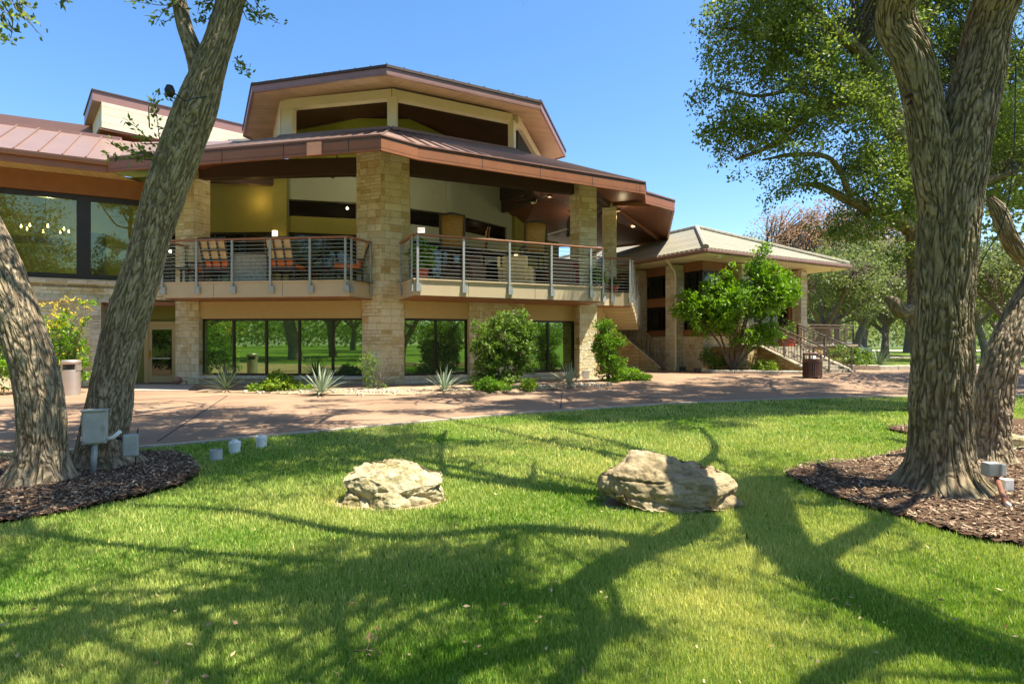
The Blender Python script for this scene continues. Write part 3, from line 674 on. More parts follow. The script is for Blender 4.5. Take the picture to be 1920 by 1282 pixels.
up = [[(-2.9, 6.4, 7.2, .07), (-2.0, 7.4, 8.2, .05), (-1.0, 8.8, 9.4, .03)], [(-4.6, 7.2, 7.4, .06), (-4.8, 8.6, 8.8, .05), (-5, 10.4, 10.4, .03)], [(-2.2, 5.8, 8.3, .05), (-.8, 6.2, 9, .04), (.6, 6.0, 9.6, .02)]]
ob, cen2 = make_limbs('limb', up, M['bark'], T, nseg=12, ring=.15, bark=.008, seed=54)
hi = [[(-2.0, 7.4, 8.2, .07), (-.5, 9.4, 9.6, .05), (1.5, 11.2, 10.6, .03)], [(-4.8, 8.6, 8.8, .06), (-3.6, 10.6, 10.2, .05), (-2.6, 12.8, 11.4, .03)], [(-1.2, 5.0, 9.2, .05), (.8, 6.8, 9.7, .04), (2.6, 8.2, 10, .03)], [(-4.8, 8.6, 8.8, .06), (-6, 10, 10, .04), (-6.6, 11.4, 10.8, .03)]]
ob, cen3 = make_limbs('limb', hi, M['bark'], T, nseg=8, ring=.2)
overhead(T, [c for c, r in cen2+cen3], 150, 33, keep=.65, per=10, up=.16)
# leaf sprays of this tree that hang into view
def low_sprays(parent, anchors, Y, seed, n=26, leaf=(.075, .017), m='leaf_oak'):
    g = np.random.default_rng(seed); VV = []; FF = []; RR = []; o = 0; tb = MB()
    for (x0, y0, x1, y1) in anchors:
        A = np.array(pt(x0, y0, Y)); Bp = np.array(pt(x1, y1, Y-.25*g.random())); md = (A+Bp)/2+g.normal(size=3)*.03
        tb.tube([A, md, Bp], [.008, .005, .002], 4)
        t = g.random(n); c = A+(Bp-A)*t[:, None]+g.normal(size=(n, 3))*.03
        d = (Bp-A)/np.linalg.norm(Bp-A); D = d*.6+g.normal(size=(n, 3))*.55; D /= np.linalg.norm(D, axis=1)[:, None]
        V, F, r = leaves(c, D, leaf[0]*(.6+.6*g.random(n)), leaf[1]*(.8+.4*g.random(n)), g, g.random(n))
        VV.append(V); FF.append(F+o); RR.append(r); o += len(V)
    add_mesh('foliage', np.vstack(VV), np.vstack(FF), M[m], parent, rnd=np.concatenate(RR), uv=np.zeros((o, 2)))
    tag(tb.build('twigs', M['twig'], parent), kind='stuff')
low_sprays(T, [(345, 10, 250, 3), (345, 20, 285, 35), (340, 5, 290, 48), (345, -10, 300, 20), (300, -20, 245, 5), (385, 30, 372, 40), (395, -10, 370, 25), (400, 0, 385, 30), (420, -5, 360, 10),
               (460, 0, 490, 45), (462, 20, 525, 45), (470, -20, 505, 30), (450, 10, 480, 40), (440, 125, 468, 140), (440, 108, 460, 130),
               (325, 190, 310, 170), (300, 270, 290, 185), (285, 270, 230, 220), (275, 290, 200, 262), (280, 285, 215, 275), (290, 300, 190, 290), (285, 290, 240, 300), (280, 240, 296, 170), (290, 270, 250, 250), (295, 295, 260, 280)], 6.95, 61, 22)
T2 = empty('oak_branch', pt(0, -60, 5.2), 'dark oak twigs hanging in at the top left corner of the sky', 'branch')
low_sprays(T2, [(-20, -20, 30, 40), (-10, -30, 55, 15), (-20, 10, 25, 62), (20, -20, 70, 62), (0, 0, 20, 75), (-30, 30, 18, 78), (30, -30, 60, 20), (100, -20, 125, 5), (10, -20, 80, 70)], 5.2, 62, 20)

# the pale oak leaning right behind the big one
T = empty('oak_tree', (5.95, 7.2, 0), 'pale-barked oak leaning to the right edge, just behind the big forked oak', 'tree')
ob, cen = make_limbs('trunk', [[(6.05, 7.2, -.06, .32)]+[L(1858, 840, 7.2, 86), L(1864, 740, 7.2, 84), L(1884, 660, 7.2, 78), L(1914, 590, 7.25, 72), L(1950, 520, 7.3, 70), L(1985, 430, 7.4, 66), L(2040, 250, 7.6, 60), L(2120, 50, 7.8, 50), (9.2, 8, 7.5, .12), (9.8, 8, 9, .06)],
                               [L(1962, 500, 7.3, 50), L(1915, 478, 7.2, 42), L(1890, 440, 7.1, 40), L(1872, 395, 7.1, 38), L(1856, 370, 7.1, 20)]], M['bark'], T, nseg=190, ring=.02, bark=.011, seed=71, flare=1)
# ================================================================== the main clubhouse
B = empty('club_building', (-4.4, 19.3, 0), 'long clubhouse with stone piers, brown metal roofs, raised lantern roof and curved balcony', 'building')
def v2(a): return np.array(a[:2], float)
def off(a, b, d):               # shift segment a-b backwards (away from the viewer) by d
    a, b = v2(a), v2(b); t = (b-a)/np.linalg.norm(b-a); n = np.array([-t[1], t[0]]); return a+n*d, b+n*d
ZD = 3.44
# ---- piers
def pier(P, z0, z1): return MB().prism(P, z0, z1).build('stone_pier', M['stone'], B, bevel=.02)
def sc(P, k, c=None):
    c = np.mean(P, 0) if c is None else c; return [tuple(c+(np.array(p)-c)*k) for p in P]
CP = [(-5.37, 19.62), (-4.43, 19.2), (-3.56, 19.72), (-3.7, 20.7), (-5.2, 20.7)]
pier(CP, 2.935, 8.1); pier([(-5.17, 19.58), (-4.43, 19.25), (-3.74, 19.68), (-3.8, 20.7), (-5.1, 20.7)], -.1, 2.935)
LP = [(-12.05, 20.35), (-11.22, 20.05), (-11.0, 20.75), (-11.7, 21.2)]
pier(LP, 2.96, 8.0); pier([(-12.05, 20.35), (-11.45, 20.14), (-11.15, 20.25), (-11.1, 20.75), (-11.7, 21.2)], -.1, 2.95)
RP = [(2.30, 22.6), (2.62, 22.1), (3.33, 22.35), (3.4, 23.1), (2.5, 23.3)]
pier(RP, 2.935, 8.0); pier([(2.48, 22.62), (2.62, 22.12), (3.33, 22.37), (3.36, 23.1), (2.5, 23.3)], -.1, 2.93)
pier([(3.95, 24.6), (4.5, 24.5), (4.6, 25.1), (4.0, 25.2)], ZD, 8.2)
# ---- lower walls, windows
WL = [(-11.2, 20.35), (-5.1, 19.75)]; WR = [(-3.75, 19.75), (2.52, 22.6)]
def window(a, b, z0, z1, n, glass, parent=B, fw=.075, depth=.1, o=0, name='window'):
    a, b = v2(a), v2(b); m = MB(); d = (b-a); 
    m.wall(a, b, z0, z0+fw, depth, o); m.wall(a, b, z1-fw, z1, depth, o)
    Ln = np.linalg.norm(d); u = d/Ln
    for i in range(n+1):
        c = a+d*i/n; s = np.clip(i/n*Ln, fw/2, Ln-fw/2); c = a+u*s
        m.wall(c-u*fw/2, c+u*fw/2, z0+fw, z1-fw, depth-.004, o+.002)
    w = m.build(name, M['win_frame'], parent)
    for i in range(n):
        p = a+u*(Ln*i/n+fw/2+.002); q = a+u*(Ln*(i+1)/n-fw/2-.002)
        MB().wall(p, q, z0+fw+.001, z1-fw-.001, .02, o+depth*.5).build('pane', glass, w)
    return w
a, b = map(v2, WL)
MB().wall(a, b, 2.33, 2.96, .4).build('stucco_wall', M['stucco'], B)
MB().wall(a, b, -.1, .31, .4).build('sill_course', M['stone_pale'], B); MB().wall(a-(.1, 0), b, .20, .30, .12, -.10).build('sill', M['sill'], B)
window(a, b, .31, 2.33, 5, M['glass_low'], o=.12)
a, b = map(v2, WR); d = b-a; f = lambda t: a+d*t
t1, t2 = .345, .665
MB().wall(a, f(t1), 2.33, 2.96, .4).build('stucco_wall', M['stucco'], B)
MB().wall(f(t2), b, 2.33, 2.96, .4).build('stucco_wall', M['stucco'], B)
MB().wall(f(t1), f(t2), -.1, 2.96, .5, -.09).build('stone_pier', M['stone'], B)
MB().wall(a, f(t1), -.1, .32, .45, -.03).build('sill_course', M['stone_pale'], B); MB().wall(f(t2), b, -.1, .32, .45, -.03).build('sill_course', M['stone_pale'], B)
window(a, f(t1), .32, 2.33, 2, M['glass_low'], o=.12); window(f(t2), b, .32, 2.33, 2, M['glass_low'], o=.12)
MB().wall((3.4, 23.0), (5.4, 28), -.1, 2.96, .3).build('stucco_wall', M['stucco'], B)
window((3.7, 23.6), (4.3, 25.1), .32, 2.3, 1, M['glass_low'], o=-.05)
# solid core behind the lower floor
MB().prism([(-11.4, 21.3), (-5, 20.6), (-3.9, 20.9), (2.6, 23.4), (4.6, 29), (-14, 29), (-14, 21.7)], -.1, 2.9).build('core_wall', M['dark_in'], B)
# ---- balcony deck
DL = [(-11.62, 18.95), (-5.22, 18.2), (-4.8, 19.33)]
DR = [(-3.78, 19.4), (-3.05, 17.72), (3.23, 20.5), (3.02, 22.15)]
D2 = [(3.36, 22.5), (3.98, 22.95), (4.8, 23.0), (5.1, 24.0)]
deck = [(-11.9, 20.6)]+DL+[(-4.43, 19.8)]+DR+[(2.9, 22.6)]+D2+[(5.2, 26), (4.5, 30), (-15.5, 30), (-15.5, 20.9)]
MB().prism(deck, 2.962, ZD).build('balcony_deck', [M['fascia_beige']], B)
def inset(P, e): c = np.mean(P, 0); return [tuple(np.array(p)+(c-np.array(p))/np.linalg.norm(c-np.array(p))*e) for p in P]
MB().prism(inset(deck, .06), 2.93, 2.962).build('deck_underside', M['copper'], B)
MB().prism(inset(deck, -.05), ZD, ZD+.05).build('deck_edge', M['fascia_beige'], B)
MB().prism(inset(deck, .35), ZD+.05, ZD+.06).build('deck_floor', M['floor_in'], B)
# ---- railings
def railing(P, z, h, posts, ncab=11, wood=True, brackets=True, parent=B, corner_pairs=()):
    """posts: list of (segment, t)"""
    m = MB()
    P3 = [np.array((p[0], p[1], p[2] if len(p) > 2 else z), float) for p in P]
    for i in range(len(P3)-1):
        a, b = P3[i]+(0, 0, h), P3[i+1]+(0, 0, h); m.beam(a, b, .15, .055)
    r = m.build('railing', M['rail_wood'] if wood else M['rail_dark'], parent, bevel=.012)
    for s, t in posts:
        p = P3[s]+(P3[s+1]-P3[s])*t; d = P3[s+1]-P3[s]; d[2] = 0; d /= np.linalg.norm(d); n = np.array([d[1], -d[0], 0])
        q = MB(); e = p+n*.045
        q.prism([(e+d*i*.035+n*j*.02)[:2] for i, j in ((-1, -1), (1, -1), (1, 1), (-1, 1))], p[2]-.26, p[2]+h-.03)
        if brackets: q.prism([(e+d*(i*.085+.04)+n*j*.03)[:2] for i, j in ((-1, -1), (1, -1), (1, 1), (-1, 1))], p[2]-.36, p[2]-.12)
        q.build('post', M['steel'], r)
    for i in range(len(P3)-1):
        q = MB()
        for k in range(ncab):
            zz = (0, 0, .12+(h-.2)*k/(ncab-1)); q.beam(P3[i]+zz, P3[i+1]+zz, .012, .012)
        q.build('cable_infill', M['cable'], r)
    return r
H = 1.42
railing([(-11.5, 20.15)]+DL, ZD, H, [(0, .05), (1, .0), (1, .19), (1, .385), (1, .59), (1, .80), (1, .985), (2, .06), (2, .95)])
railing(DR, ZD, H, [(0, .06), (0, .93), (1, .015), (1, .235), (1, .47), (1, .70), (1, .93), (2, .0), (2, .93)])
railing(D2[:3], ZD, H, [(0, .4), (1, .05), (1, .95)])
# upper stair flight going down and back beside the deck
UP = [(4.82, 23.0, ZD), (5.95, 26.6, 2.35)]
railing(UP, ZD, H-.1, [(0, .02), (0, .2), (0, .4), (0, .6), (0, .8), (0, .98)], brackets=False)
m = MB()
for k in range(8):
    t = k/8; p = np.array(UP[0])*(1-t)+np.array(UP[1])*t; q = np.array(UP[0])*(1-t-.125)+np.array(UP[1])*(t+.125)
    m.prism([(p[0], p[1]), (q[0], q[1]), (q[0]-1.3, q[1]+.3), (p[0]-1.3, p[1]+.3)], p[2]-.42, p[2]-.12)
m.build('upper_steps', M['fascia_beige'], B)
# ---- back walls of the terrace
ZT = 5.9
BW = [(-15.5, 23.2), (-13.2, 22.9), (-9.5, 22.75), (-8.96, 22.8), (-6.4, 23.4), (-4.4, 24.4), (-2.6, 25.55), (0.0, 28.8), (.6, 29.6)]
seg = list(zip(BW[:-1], BW[1:]))
APX = (-4.0, 23.5, 11.7)
EN = [(-10.6, 22.4), (-8.44, 18.45), (-3.79, 17.2), (1.02, 19.8), (2.35, 24.9), (-2, 29.5), (-9, 27.5)]
def lroof(x, y):                # underside height of the lantern roof
    best = 99
    for i in range(len(EN)):
        A = np.array([*EN[i], 9.84]); Bq = np.array([*EN[(i+1) % len(EN)], 9.84]); Cq = np.array(APX); n = np.cross(Bq-A, Cq-A); best = min(best, A[2]-(n[0]*(x-A[0])+n[1]*(y-A[1]))/n[2])
    return best-.3
def wallz(a, b, z0, za, zb, t, m):
    a, b = v2(a), v2(b); d = (b-a)/np.linalg.norm(b-a); n = np.array([-d[1], d[0]]); return MB().prism([a, b, b+n*t, a+n*t], z0, [za, zb, zb, za]).build('wall', m, B)
for i, (a, b) in enumerate(seg):
    col = M['wall_olive'] if i in (0, 1, 2, 7) else M['wall_grey']
    top = 8.2 if i < 2 else (8.45 if i == 2 else 8.4)
    if i in (2,):
        MB().wall(a, b, ZD, top, .3, -.25).build('wall_pilaster', col, B); continue
    if i == 7: MB().wall(a, b, ZD, top, .3, -.2).build('wall_pilaster', col, B); continue
    if i in (3, 4, 5, 6):
        a_, b_2 = v2(a), v2(b); d = b_2-a_; u0, u1 = (.0, 1) if i in (3, 4) else ((.0, .92) if i == 5 else (.14, .9))
        zs_ = 8.62 if i < 5 else 9.9; wallz(a, b, 7.22, zs_, zs_, .3, col)
        if zs_+.1 < max(lroof(*a), lroof(*b)): wallz(a, b, zs_, max(zs_+.05, lroof(*a)), max(zs_+.05, lroof(*b)), .3, M['wall_lime'])
        MB().wall(a, b, ZT, 6.55, .3).build('wall', M['wall_olive'] if i == 3 else col, B)
        if u0 > .01: MB().wall(a_, a_+d*u0, 6.55, 7.22, .3).build('wall', col, B)
        if u1 < .99: MB().wall(a_+d*u1, b_2, 6.55, 7.22, .3).build('wall', col, B)
        window(a_+d*u0, a_+d*u1, 6.55, 7.22, 1, M['glass_dark'], o=.1, fw=.04)
    else: MB().wall(a, b, ZT, top, .3).build('wall', col, B)
    window(a, b, ZD+.06, ZT, 3 if i == 1 else 2, M['glass_dark'], o=.05, name='glass_door')
MB().wall((.45, 29.3), (2.6, 31.5), ZD, 7.0, .3).build('wall', M['wall_olive'], B)
# vertical joint pilaster in the grey wall
a, b = v2(BW[5]), v2(BW[6]); d = (b-a)/np.linalg.norm(b-a); MB().wall(a+d*1.75, a+d*2.0, 7.3, 8.62, .3, -.06).build('wall_pilaster', M['wall_grey'], B)

# ---- lower roof: eaves, facets
ZE = 7.32; ZB = 6.93; ZR = 8.46
E = [(-12.9, 18.16), (-3.71, 16.13), (-2.80, 16.96), (4.89, 20.9), (5.25, 22.3), (6.75, 23.6), (8.52, 31.1), (5.77, 33.0), (0, 33)]
RG = dict(LL=(-9.6, 22.5), L=(-7.9, 19.5), C=(-3.98, 18.7), R=(.06, 20.8), RR=(1.3, 25.5), BK=(-1, 29))
def fac(P2, zs, mroof, msof, ribs=None, drop=.30):
    P = [(p[0], p[1], z) for p, z in zip(P2, zs)]
    MB().slab([(x, y, z+.02) for x, y, z in P], .08).build('roof', mroof, B)
    MB().slab([(x, y, z-drop) for x, y, z in P], .02).build('soffit', msof, B)
def facet(e0, e1, r1, r0, msof=None, ribstep=.48):
    zs = [ZE, ZE, ZR, ZR]
    fac([e0, e1, r1, r0], zs, M['roof_metal'], msof or M['soffit_brown'])
    e0, e1, r0, r1 = map(v2, (e0, e1, r0, r1)); n = max(1, int(np.linalg.norm(e1-e0)/ribstep)); m = MB()
    d = (e1-e0)/np.linalg.norm(e1-e0); nn = np.array([-d[1], d[0]])
    for i in range(n+1):
        a = e0+(e1-e0)*i/n
        # ribs run square to the eave until they reach the upper edge
        t = i/n; c = r0+(r1-r0)*t
        m.beam((*a, ZE+.045), (*c, ZR+.045), .03, .05)
    m.build('roof_seams', M['roof_metal'], B)
RG_ = {k: v2(v) for k, v in RG.items()}
facet(E[0], E[1], RG['C'], RG['L']); 
fac([E[1], E[2], RG['C']], [ZE, ZE, ZR], M['roof_metal'], M['soffit_brown'])
facet(E[2], E[3], RG['R'], RG['C'])
fac([E[3], E[4], RG['R']], [ZE, ZE, ZR], M['roof_metal'], M['soffit_brown'])
fac([E[4], E[5], RG['R']], [ZE, ZE, ZR], M['roof_metal'], M['soffit_brown'])
facet(E[5], E[6], RG['RR'], RG['R'])
fac([E[6], E[7], RG['RR']], [ZE, ZE, ZR], M['roof_metal'], M['soffit_brown'])
fac([E[7], E[8], RG['BK'], RG['RR']], [ZE, ZE, ZR, ZR], M['roof_metal'], M['soffit_brown'])
fac([E[0], RG['L'], RG['LL'], (-14.4, 20.94)], [ZE, ZR, ZR, 8.9], M['roof_metal'], M['soffit_brown'])
fac([(-14.4, 20.94), RG['LL'], (-9.6, 26), (-16, 26)], [8.9, ZR, ZR, 8.9], M['roof_metal'], M['soffit_brown'])
m = MB()
for i in range(len(E)-2):
    a, b = v2(E[i]), v2(E[i+1]); d = (b-a)/np.linalg.norm(b-a); n = np.array([-d[1], d[0]])
    m.prism([a, b, b+n*.09, a+n*.09], ZB, ZE+.03)
m.build('fascia', M['copper'], B)
m = MB()
for i in range(len(E)-2):
    a, b = v2(E[i]), v2(E[i+1]); Ln = np.linalg.norm(b-a); d = (b-a)/Ln; n = np.array([d[1], -d[0]])
    for k in range(1, int(Ln/2.1)+1):
        p = a+d*min(Ln-.1, k*2.1); m.prism([p-d*.012+n*.004, p+d*.012+n*.004, p+d*.012-n*.02, p-d*.012-n*.02], ZB+.01, ZE+.02)
for P_ in (DL, DR):
    for a, b in zip(P_[:-1], P_[1:]):
        a, b = v2(a), v2(b); Ln = np.linalg.norm(b-a); d = (b-a)/Ln; n = np.array([d[1], -d[0]])
        for k in range(1, int(Ln/2.4)+1):
            p = a+d*min(Ln-.1, k*2.4-.6); m.prism([p-d*.005+n*.003, p+d*.005+n*.003, p+d*.005-n*.02, p-d*.005-n*.02], 2.98, ZD-.02)
m.build('panel_joints', M['dark_beam'], B)
m = MB()                                     # flashing strip along the eave top
for i in range(len(E)-2):
    a, b = v2(E[i]), v2(E[i+1]); d = (b-a)/np.linalg.norm(b-a); n = np.array([-d[1], d[0]]); m.prism([a-n*.03, b-n*.03, b+n*.14, a+n*.14], ZE+.03, ZE+.07)
m.build('flashing', M['trim'], B)
e0, e1 = v2(E[0]), v2(E[1]); 
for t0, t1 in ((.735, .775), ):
    MB().wall(e0+(e1-e0)*.752, e0+(e1-e0)*.802, ZB+.01, ZE+.0, .02, -.022).build('fascia_patch', M['fascia_bright'], B)  # short stretch of fascia set in a brighter orange tone
# tapered outer corner of the right fascia
# ---- column-line beams and hip beams
def bm(a, b, w=.3, h=.6, m_='dark_beam', n='beam'): return MB().beam(a, b, w, h).build(n, M[m_], B, bevel=.015)
bm((-12.2, 20.5, 7.62), (-5.2, 19.9, 7.62)); bm((-3.7, 19.9, 7.62), (2.6, 22.6, 7.62)); bm((3.1, 22.7, 7.6), (4.2, 24.8, 7.6)); bm((4.2, 25, 7.6), (3.2, 31, 7.6), .3, .5)
bm((-11.7, 20.8, 7.55), (-9.5, 22.6, 7.9), .25, .4); bm((3.0, 22.8, 7.75), (.3, 21.2, 8.1), .2, .3); bm((4.3, 24.9, 7.6), (7.9, 30.6, 7.0), .12, .2, 'brown_beam')
bm((5.6, 22.7, 6.98), (4.3, 24.7, 7.5), .12, .2, 'brown_beam')
# ring beam at the lantern base
ring = ['LL', 'L', 'C', 'R', 'RR', 'BK']
m = MB()
for a, b in zip(ring[:-1], ring[1:]):
    m.beam((*RG[a], ZR-.28), (*RG[b], ZR-.28), .2, .56)
m.build('ring_beam', M['dark_beam'], B)
m = MB()
for a, b in zip(ring[:-1], ring[1:]):
    m.beam((*RG[a], ZR+.04), (*RG[b], ZR+.04), .28, .09)
m.build('ring_flashing', M['trim'], B)
# ---- lantern
PZ = 9.55
LN = dict(L=(-7.75, 19.62), C=(-3.98, 18.82), R=(0, 20.88))
for k, (x, y) in LN.items():
    s = .145 if k != 'L' else .2
    MB().prism([(x-s, y+.0), (x+s*.4, y-s*.9), (x+s, y+s*.5), (x-s*.1, y+s*1.3)] if k == 'R' else [(x-s, y-.02), (x+s, y-.07), (x+s, y+.3), (x-s, y+.3)], ZR, PZ+.05).build('lantern_post', M['cream'], B)
def lb(a, b, z0, z1, t=.28): MB().wall(a, b, z0, z1, t, -.05).build('lantern_beam', M['cream'], B)
lb((-8.0, 19.67), LN['C'], PZ, 9.85); lb(LN['C'], LN['R'], PZ, 9.85)
EN = [(-10.6, 22.4), (-8.44, 18.45), (-3.79, 17.2), (1.02, 19.8), (2.35, 24.9), (-2, 29.5), (-9, 27.5)]
MB().prism([(-9.5, 22.6), (-8.0, 19.62), (-7.8, 19.75), (-9.3, 22.7)], ZR, [9.9, 9.85, 9.85, 9.9]).build('lantern_wall', M['cream'], B)
# right side of the lantern: sloping cream beam and a short cream wall
m = MB(); m.beam((.12, 21.0, 9.7), (1.35, 25.2, 9.25), .25, .32); m.build('lantern_beam', M['cream'], B)
MB().prism([(.22, 21.5), (1.33, 25.3), (1.2, 25.35), (.1, 21.5)], ZR, [lroof(.22, 21.5)+.2, lroof(1.33, 25.3)+.2, lroof(1.2, 25.35)+.2, lroof(.1, 21.5)+.2]).build('lantern_sun_block', M['dark_in'], B)  # dark panels added to shut direct sun out of the lantern
MB().prism([(1.33, 25.3), (-1.0, 28.9), (-1.1, 28.8), (1.2, 25.3)], ZR, [lroof(1.33, 25.3)+.2, lroof(-1, 28.9)+.2, lroof(-1.1, 28.8)+.2, lroof(1.2, 25.3)+.2]).build('lantern_sun_block', M['dark_in'], B)
MB().prism([(-1.0, 28.9), (-8.2, 27.0), (-8.2, 26.9), (-1.0, 28.8)], ZR-.3, [lroof(-1, 28.9)+.1, lroof(-8.2, 27)+.1, lroof(-8.2, 26.9)+.1, lroof(-1, 28.8)+.1]).build('lantern_sun_block', M['dark_in'], B)
m = MB(); m.prism([(1.0, 24.0), (1.55, 25.9), (1.3, 26), (.8, 24.1)], ZR, 9.25); m.build('lantern_wall', M['cream'], B)
n = len(EN)
for i in range(n):
    a, b = EN[i], EN[(i+1) % n]
    z = 9.84
    MB().slab([(*a, z), (*b, z), APX], .05).build('lantern_roof', M['roof_metal'], B)
    # soffit ring outside the posts (tan) and dark ceiling inside
    c = np.array(APX[:2]); q = lambda p, k: tuple(c+(np.array(p)-c)*k)
    k = .74; zk = z+.33
    MB().slab([(*a, z-.22), (*b, z-.22), (*q(b, k), zk-.22), (*q(a, k), zk-.22)], .02).build('soffit', M['soffit_tan'], B)
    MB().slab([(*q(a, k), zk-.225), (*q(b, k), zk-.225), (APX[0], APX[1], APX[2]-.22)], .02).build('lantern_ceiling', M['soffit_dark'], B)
    # hip beams inside the lantern
m = MB(); mt = MB(); mr = MB()
for i in range(n):
    a, b = v2(EN[i]), v2(EN[(i+1) % n]); d = (b-a)/np.linalg.norm(b-a); nn = np.array([-d[1], d[0]])
    m.prism([a, b, b+nn*.07, a+nn*.07], 9.58, 9.80); mt.prism([a-nn*.03, b-nn*.03, b+nn*.12, a+nn*.12], 9.80, 9.88)
    N = max(2, int(np.linalg.norm(b-a)/.5))
    for k in range(N+1):
        p = a+(b-a)*k/N; q_ = p*.8+np.array(APX[:2])*.2; mr.beam((*p, 9.90), (*q_, 9.90+.2*1.05), .03, .05)
m.build('fascia', M['trim'], B); mt.build('flashing', M['dark_beam'], B); mr.build('roof_seams', M['roof_metal'], B)

# ---- dining wing on the left
G1 = (-19.8, 14.7); G0 = (-12.98, 18.3)
g1, g0 = v2(G1), v2(G0); d = (g0-g1)/np.linalg.norm(g0-g1); nn = np.array([-d[1], d[0]])
up0, up1 = g0+nn*3.0, g1+nn*3.0
MB().slab([(*g1, ZE), (*g0, ZE), (*up0, 8.92), (*up1, 8.92)], .07).build('roof', M['roof_metal'], B)
m = MB(); N = int(np.linalg.norm(g0-g1)/.58)
for i in range(N+1):
    p = g1+(g0-g1)*i/N; m.beam((*p, ZE+.03), (*(p+nn*3.0), 8.95), .03, .06)
m.build('roof_seams', M['roof_metal'], B)
MB().beam((*up1, 8.95), (*up0, 8.95), .12, .12).build('flashing', M['trim'], B)
MB().wall(G1, G0, ZB, ZE-.07, .05, -.02).build('fascia', M['copper'], B)
m = MB()                                       # half-round gutter
A = np.array([(*g1, 0), (*g0, 0)]); o_ = np.array([(*(-nn*.09), 0)]*2)
V = []; 
for p in A+o_:
    for k in range(9):
        t = math.pi*k/8; V.append((p[0]-nn[0]*.10*math.cos(t), p[1]-nn[1]*.10*math.cos(t), ZE-.03-.15*math.sin(t)))
    for k in range(9):
        t = math.pi*k/8; V.append((p[0]-nn[0]*.09*math.cos(t), p[1]-nn[1]*.09*math.cos(t), ZE-.03-.135*math.sin(t)))
F = [(k, k+1, 18+k+1, 18+k) for k in range(8)]+[(9+k+1, 9+k, 27+k, 27+k+1) for k in range(8)]
m.add(V, F); m.build('gutter', M['trim'], B, smooth=True)
W0 = v2((-20.8, 16.04)); W1 = v2((-13.2, 20.0)); 
MB().slab([(*g1, 7.0), (*g0, 7.0), (*W1, 7.16), (*W0, 7.16)], .03).build('soffit', M['soffit_cream'], B)
MB().wall(W0, W1+(W1-W0)*.09, 6.5, 7.12, .3, -.05).build('beam', M['brown_beam'], B)
MB().wall(W0, W1+(W1-W0)*.14, 3.0, 3.46, .35, 0).build('wall', M['stone'], B)
MB().wall(W0, W1+(W1-W0)*.14, 3.46, 3.62, .40, -.05).build('sill_course', M['stone_pale'], B)
MB().wall(W0, (-13.9, 19.63), 2.86, 3.0, .4, -.08).build('sill', M['sill'], B)
MB().wall(W0, (-14.25, 19.45), -.1, 2.9, .35).build('wall', M['stone'], B)
MB().wall((-14.35, 19.4), (-14.1, 19.53), -.1, 2.85, .9, -.06).build('stone_pier', M['stone_pale'], B)
# big panes: from pixel columns of the frame posts along W0-W1
def on(px):      # where the sight-line through this column meets the wing wall
    k = (px-960)/FP; d = W1-W0; t = (k*W0[1]-W0[0])/(d[0]-k*d[1]); return W0+d*t
edges = [-260, -60, 155, 315]
for i in range(3):
    a, b = on(edges[i]), on(edges[i+1]); window(a, b, 3.62, 6.5, 1, M['glass_up'], o=.1, fw=.19 if i else .19)
# dining room inside
u_, v_ = off(W0, W1+(W1-W0)*.1, 4.5)
MB().wall(u_, v_, ZD, 7.3, .2).build('inner_wall', M['wall_olive'], B)
MB().wall(u_+(v_-u_)*.66, u_+(v_-u_)*.74, ZD, 5.9, .1, -.15).build('inner_door', M['dark_in'], B)
MB().wall(u_+(v_-u_)*.2, u_+(v_-u_)*.6, 5.35, 5.6, .1, -.15).build('inner_shelf', M['dark_beam'], B)
MB().prism([tuple(W0), tuple(W1), tuple(v_), tuple(u_)], ZD-.1, ZD-.01).build('inner_floor', M['floor_in'], B)
MB().slab([(*W0, 7.25), (*W1, 7.25), (*v_, 7.25), (*u_, 7.25)], .05).build('inner_ceiling', M['wall_olive'], B)
MB().wall((-14.45, 19.7), (-14.6, 22), -.1, 2.96, .2, 0).build('wall', M['stone_pale'], B); MB().wall((-15.2, 21.9), (-14.3, 21.9), -.1, 3.0, .2, 0).build('wall', M['wall_olive'], B)
# door recess below
MB().wall((-14.6, 21.3), (-11.3, 21.45), -.1, 2.96, .2, -.35).build('stucco_wall', M['wall_olive'], B)
MB().wall((-14.2, 19.75), (-11.9, 20.5), 2.80, 2.93, .3).build('lintel', M['copper'], B)
dr = MB().wall((-13.35, 20.9), (-12.35, 20.9), .02, 2.1, .06, 0).build('door', M['stucco'], B)
MB().wall((-13.2, 20.9), (-12.5, 20.9), .3, 1.95, .03, -.035).build('pane', M['glass_dark'], dr)
m = MB(); m.wall((-13.5, 20.9), (-13.35, 20.9), 0, 2.25, .1, -.03); m.wall((-12.35, 20.9), (-12.2, 20.9), 0, 2.25, .1, -.03); m.wall((-13.35, 20.9), (-12.35, 20.9), 2.1, 2.25, .1, -.03); m.build('door_frame', M['stucco'], B)
MB().box(-13.32, -13.26, 20.8, 20.86, .95, 1.2).build('handle', plain('brass', (.7, .5, .12), .35, metal=.8, bmp=0), dr)
MB().box(-13.2, -12.5, 20.8, 20.83, .88, .93).build('push_bar', M['steel'], dr)
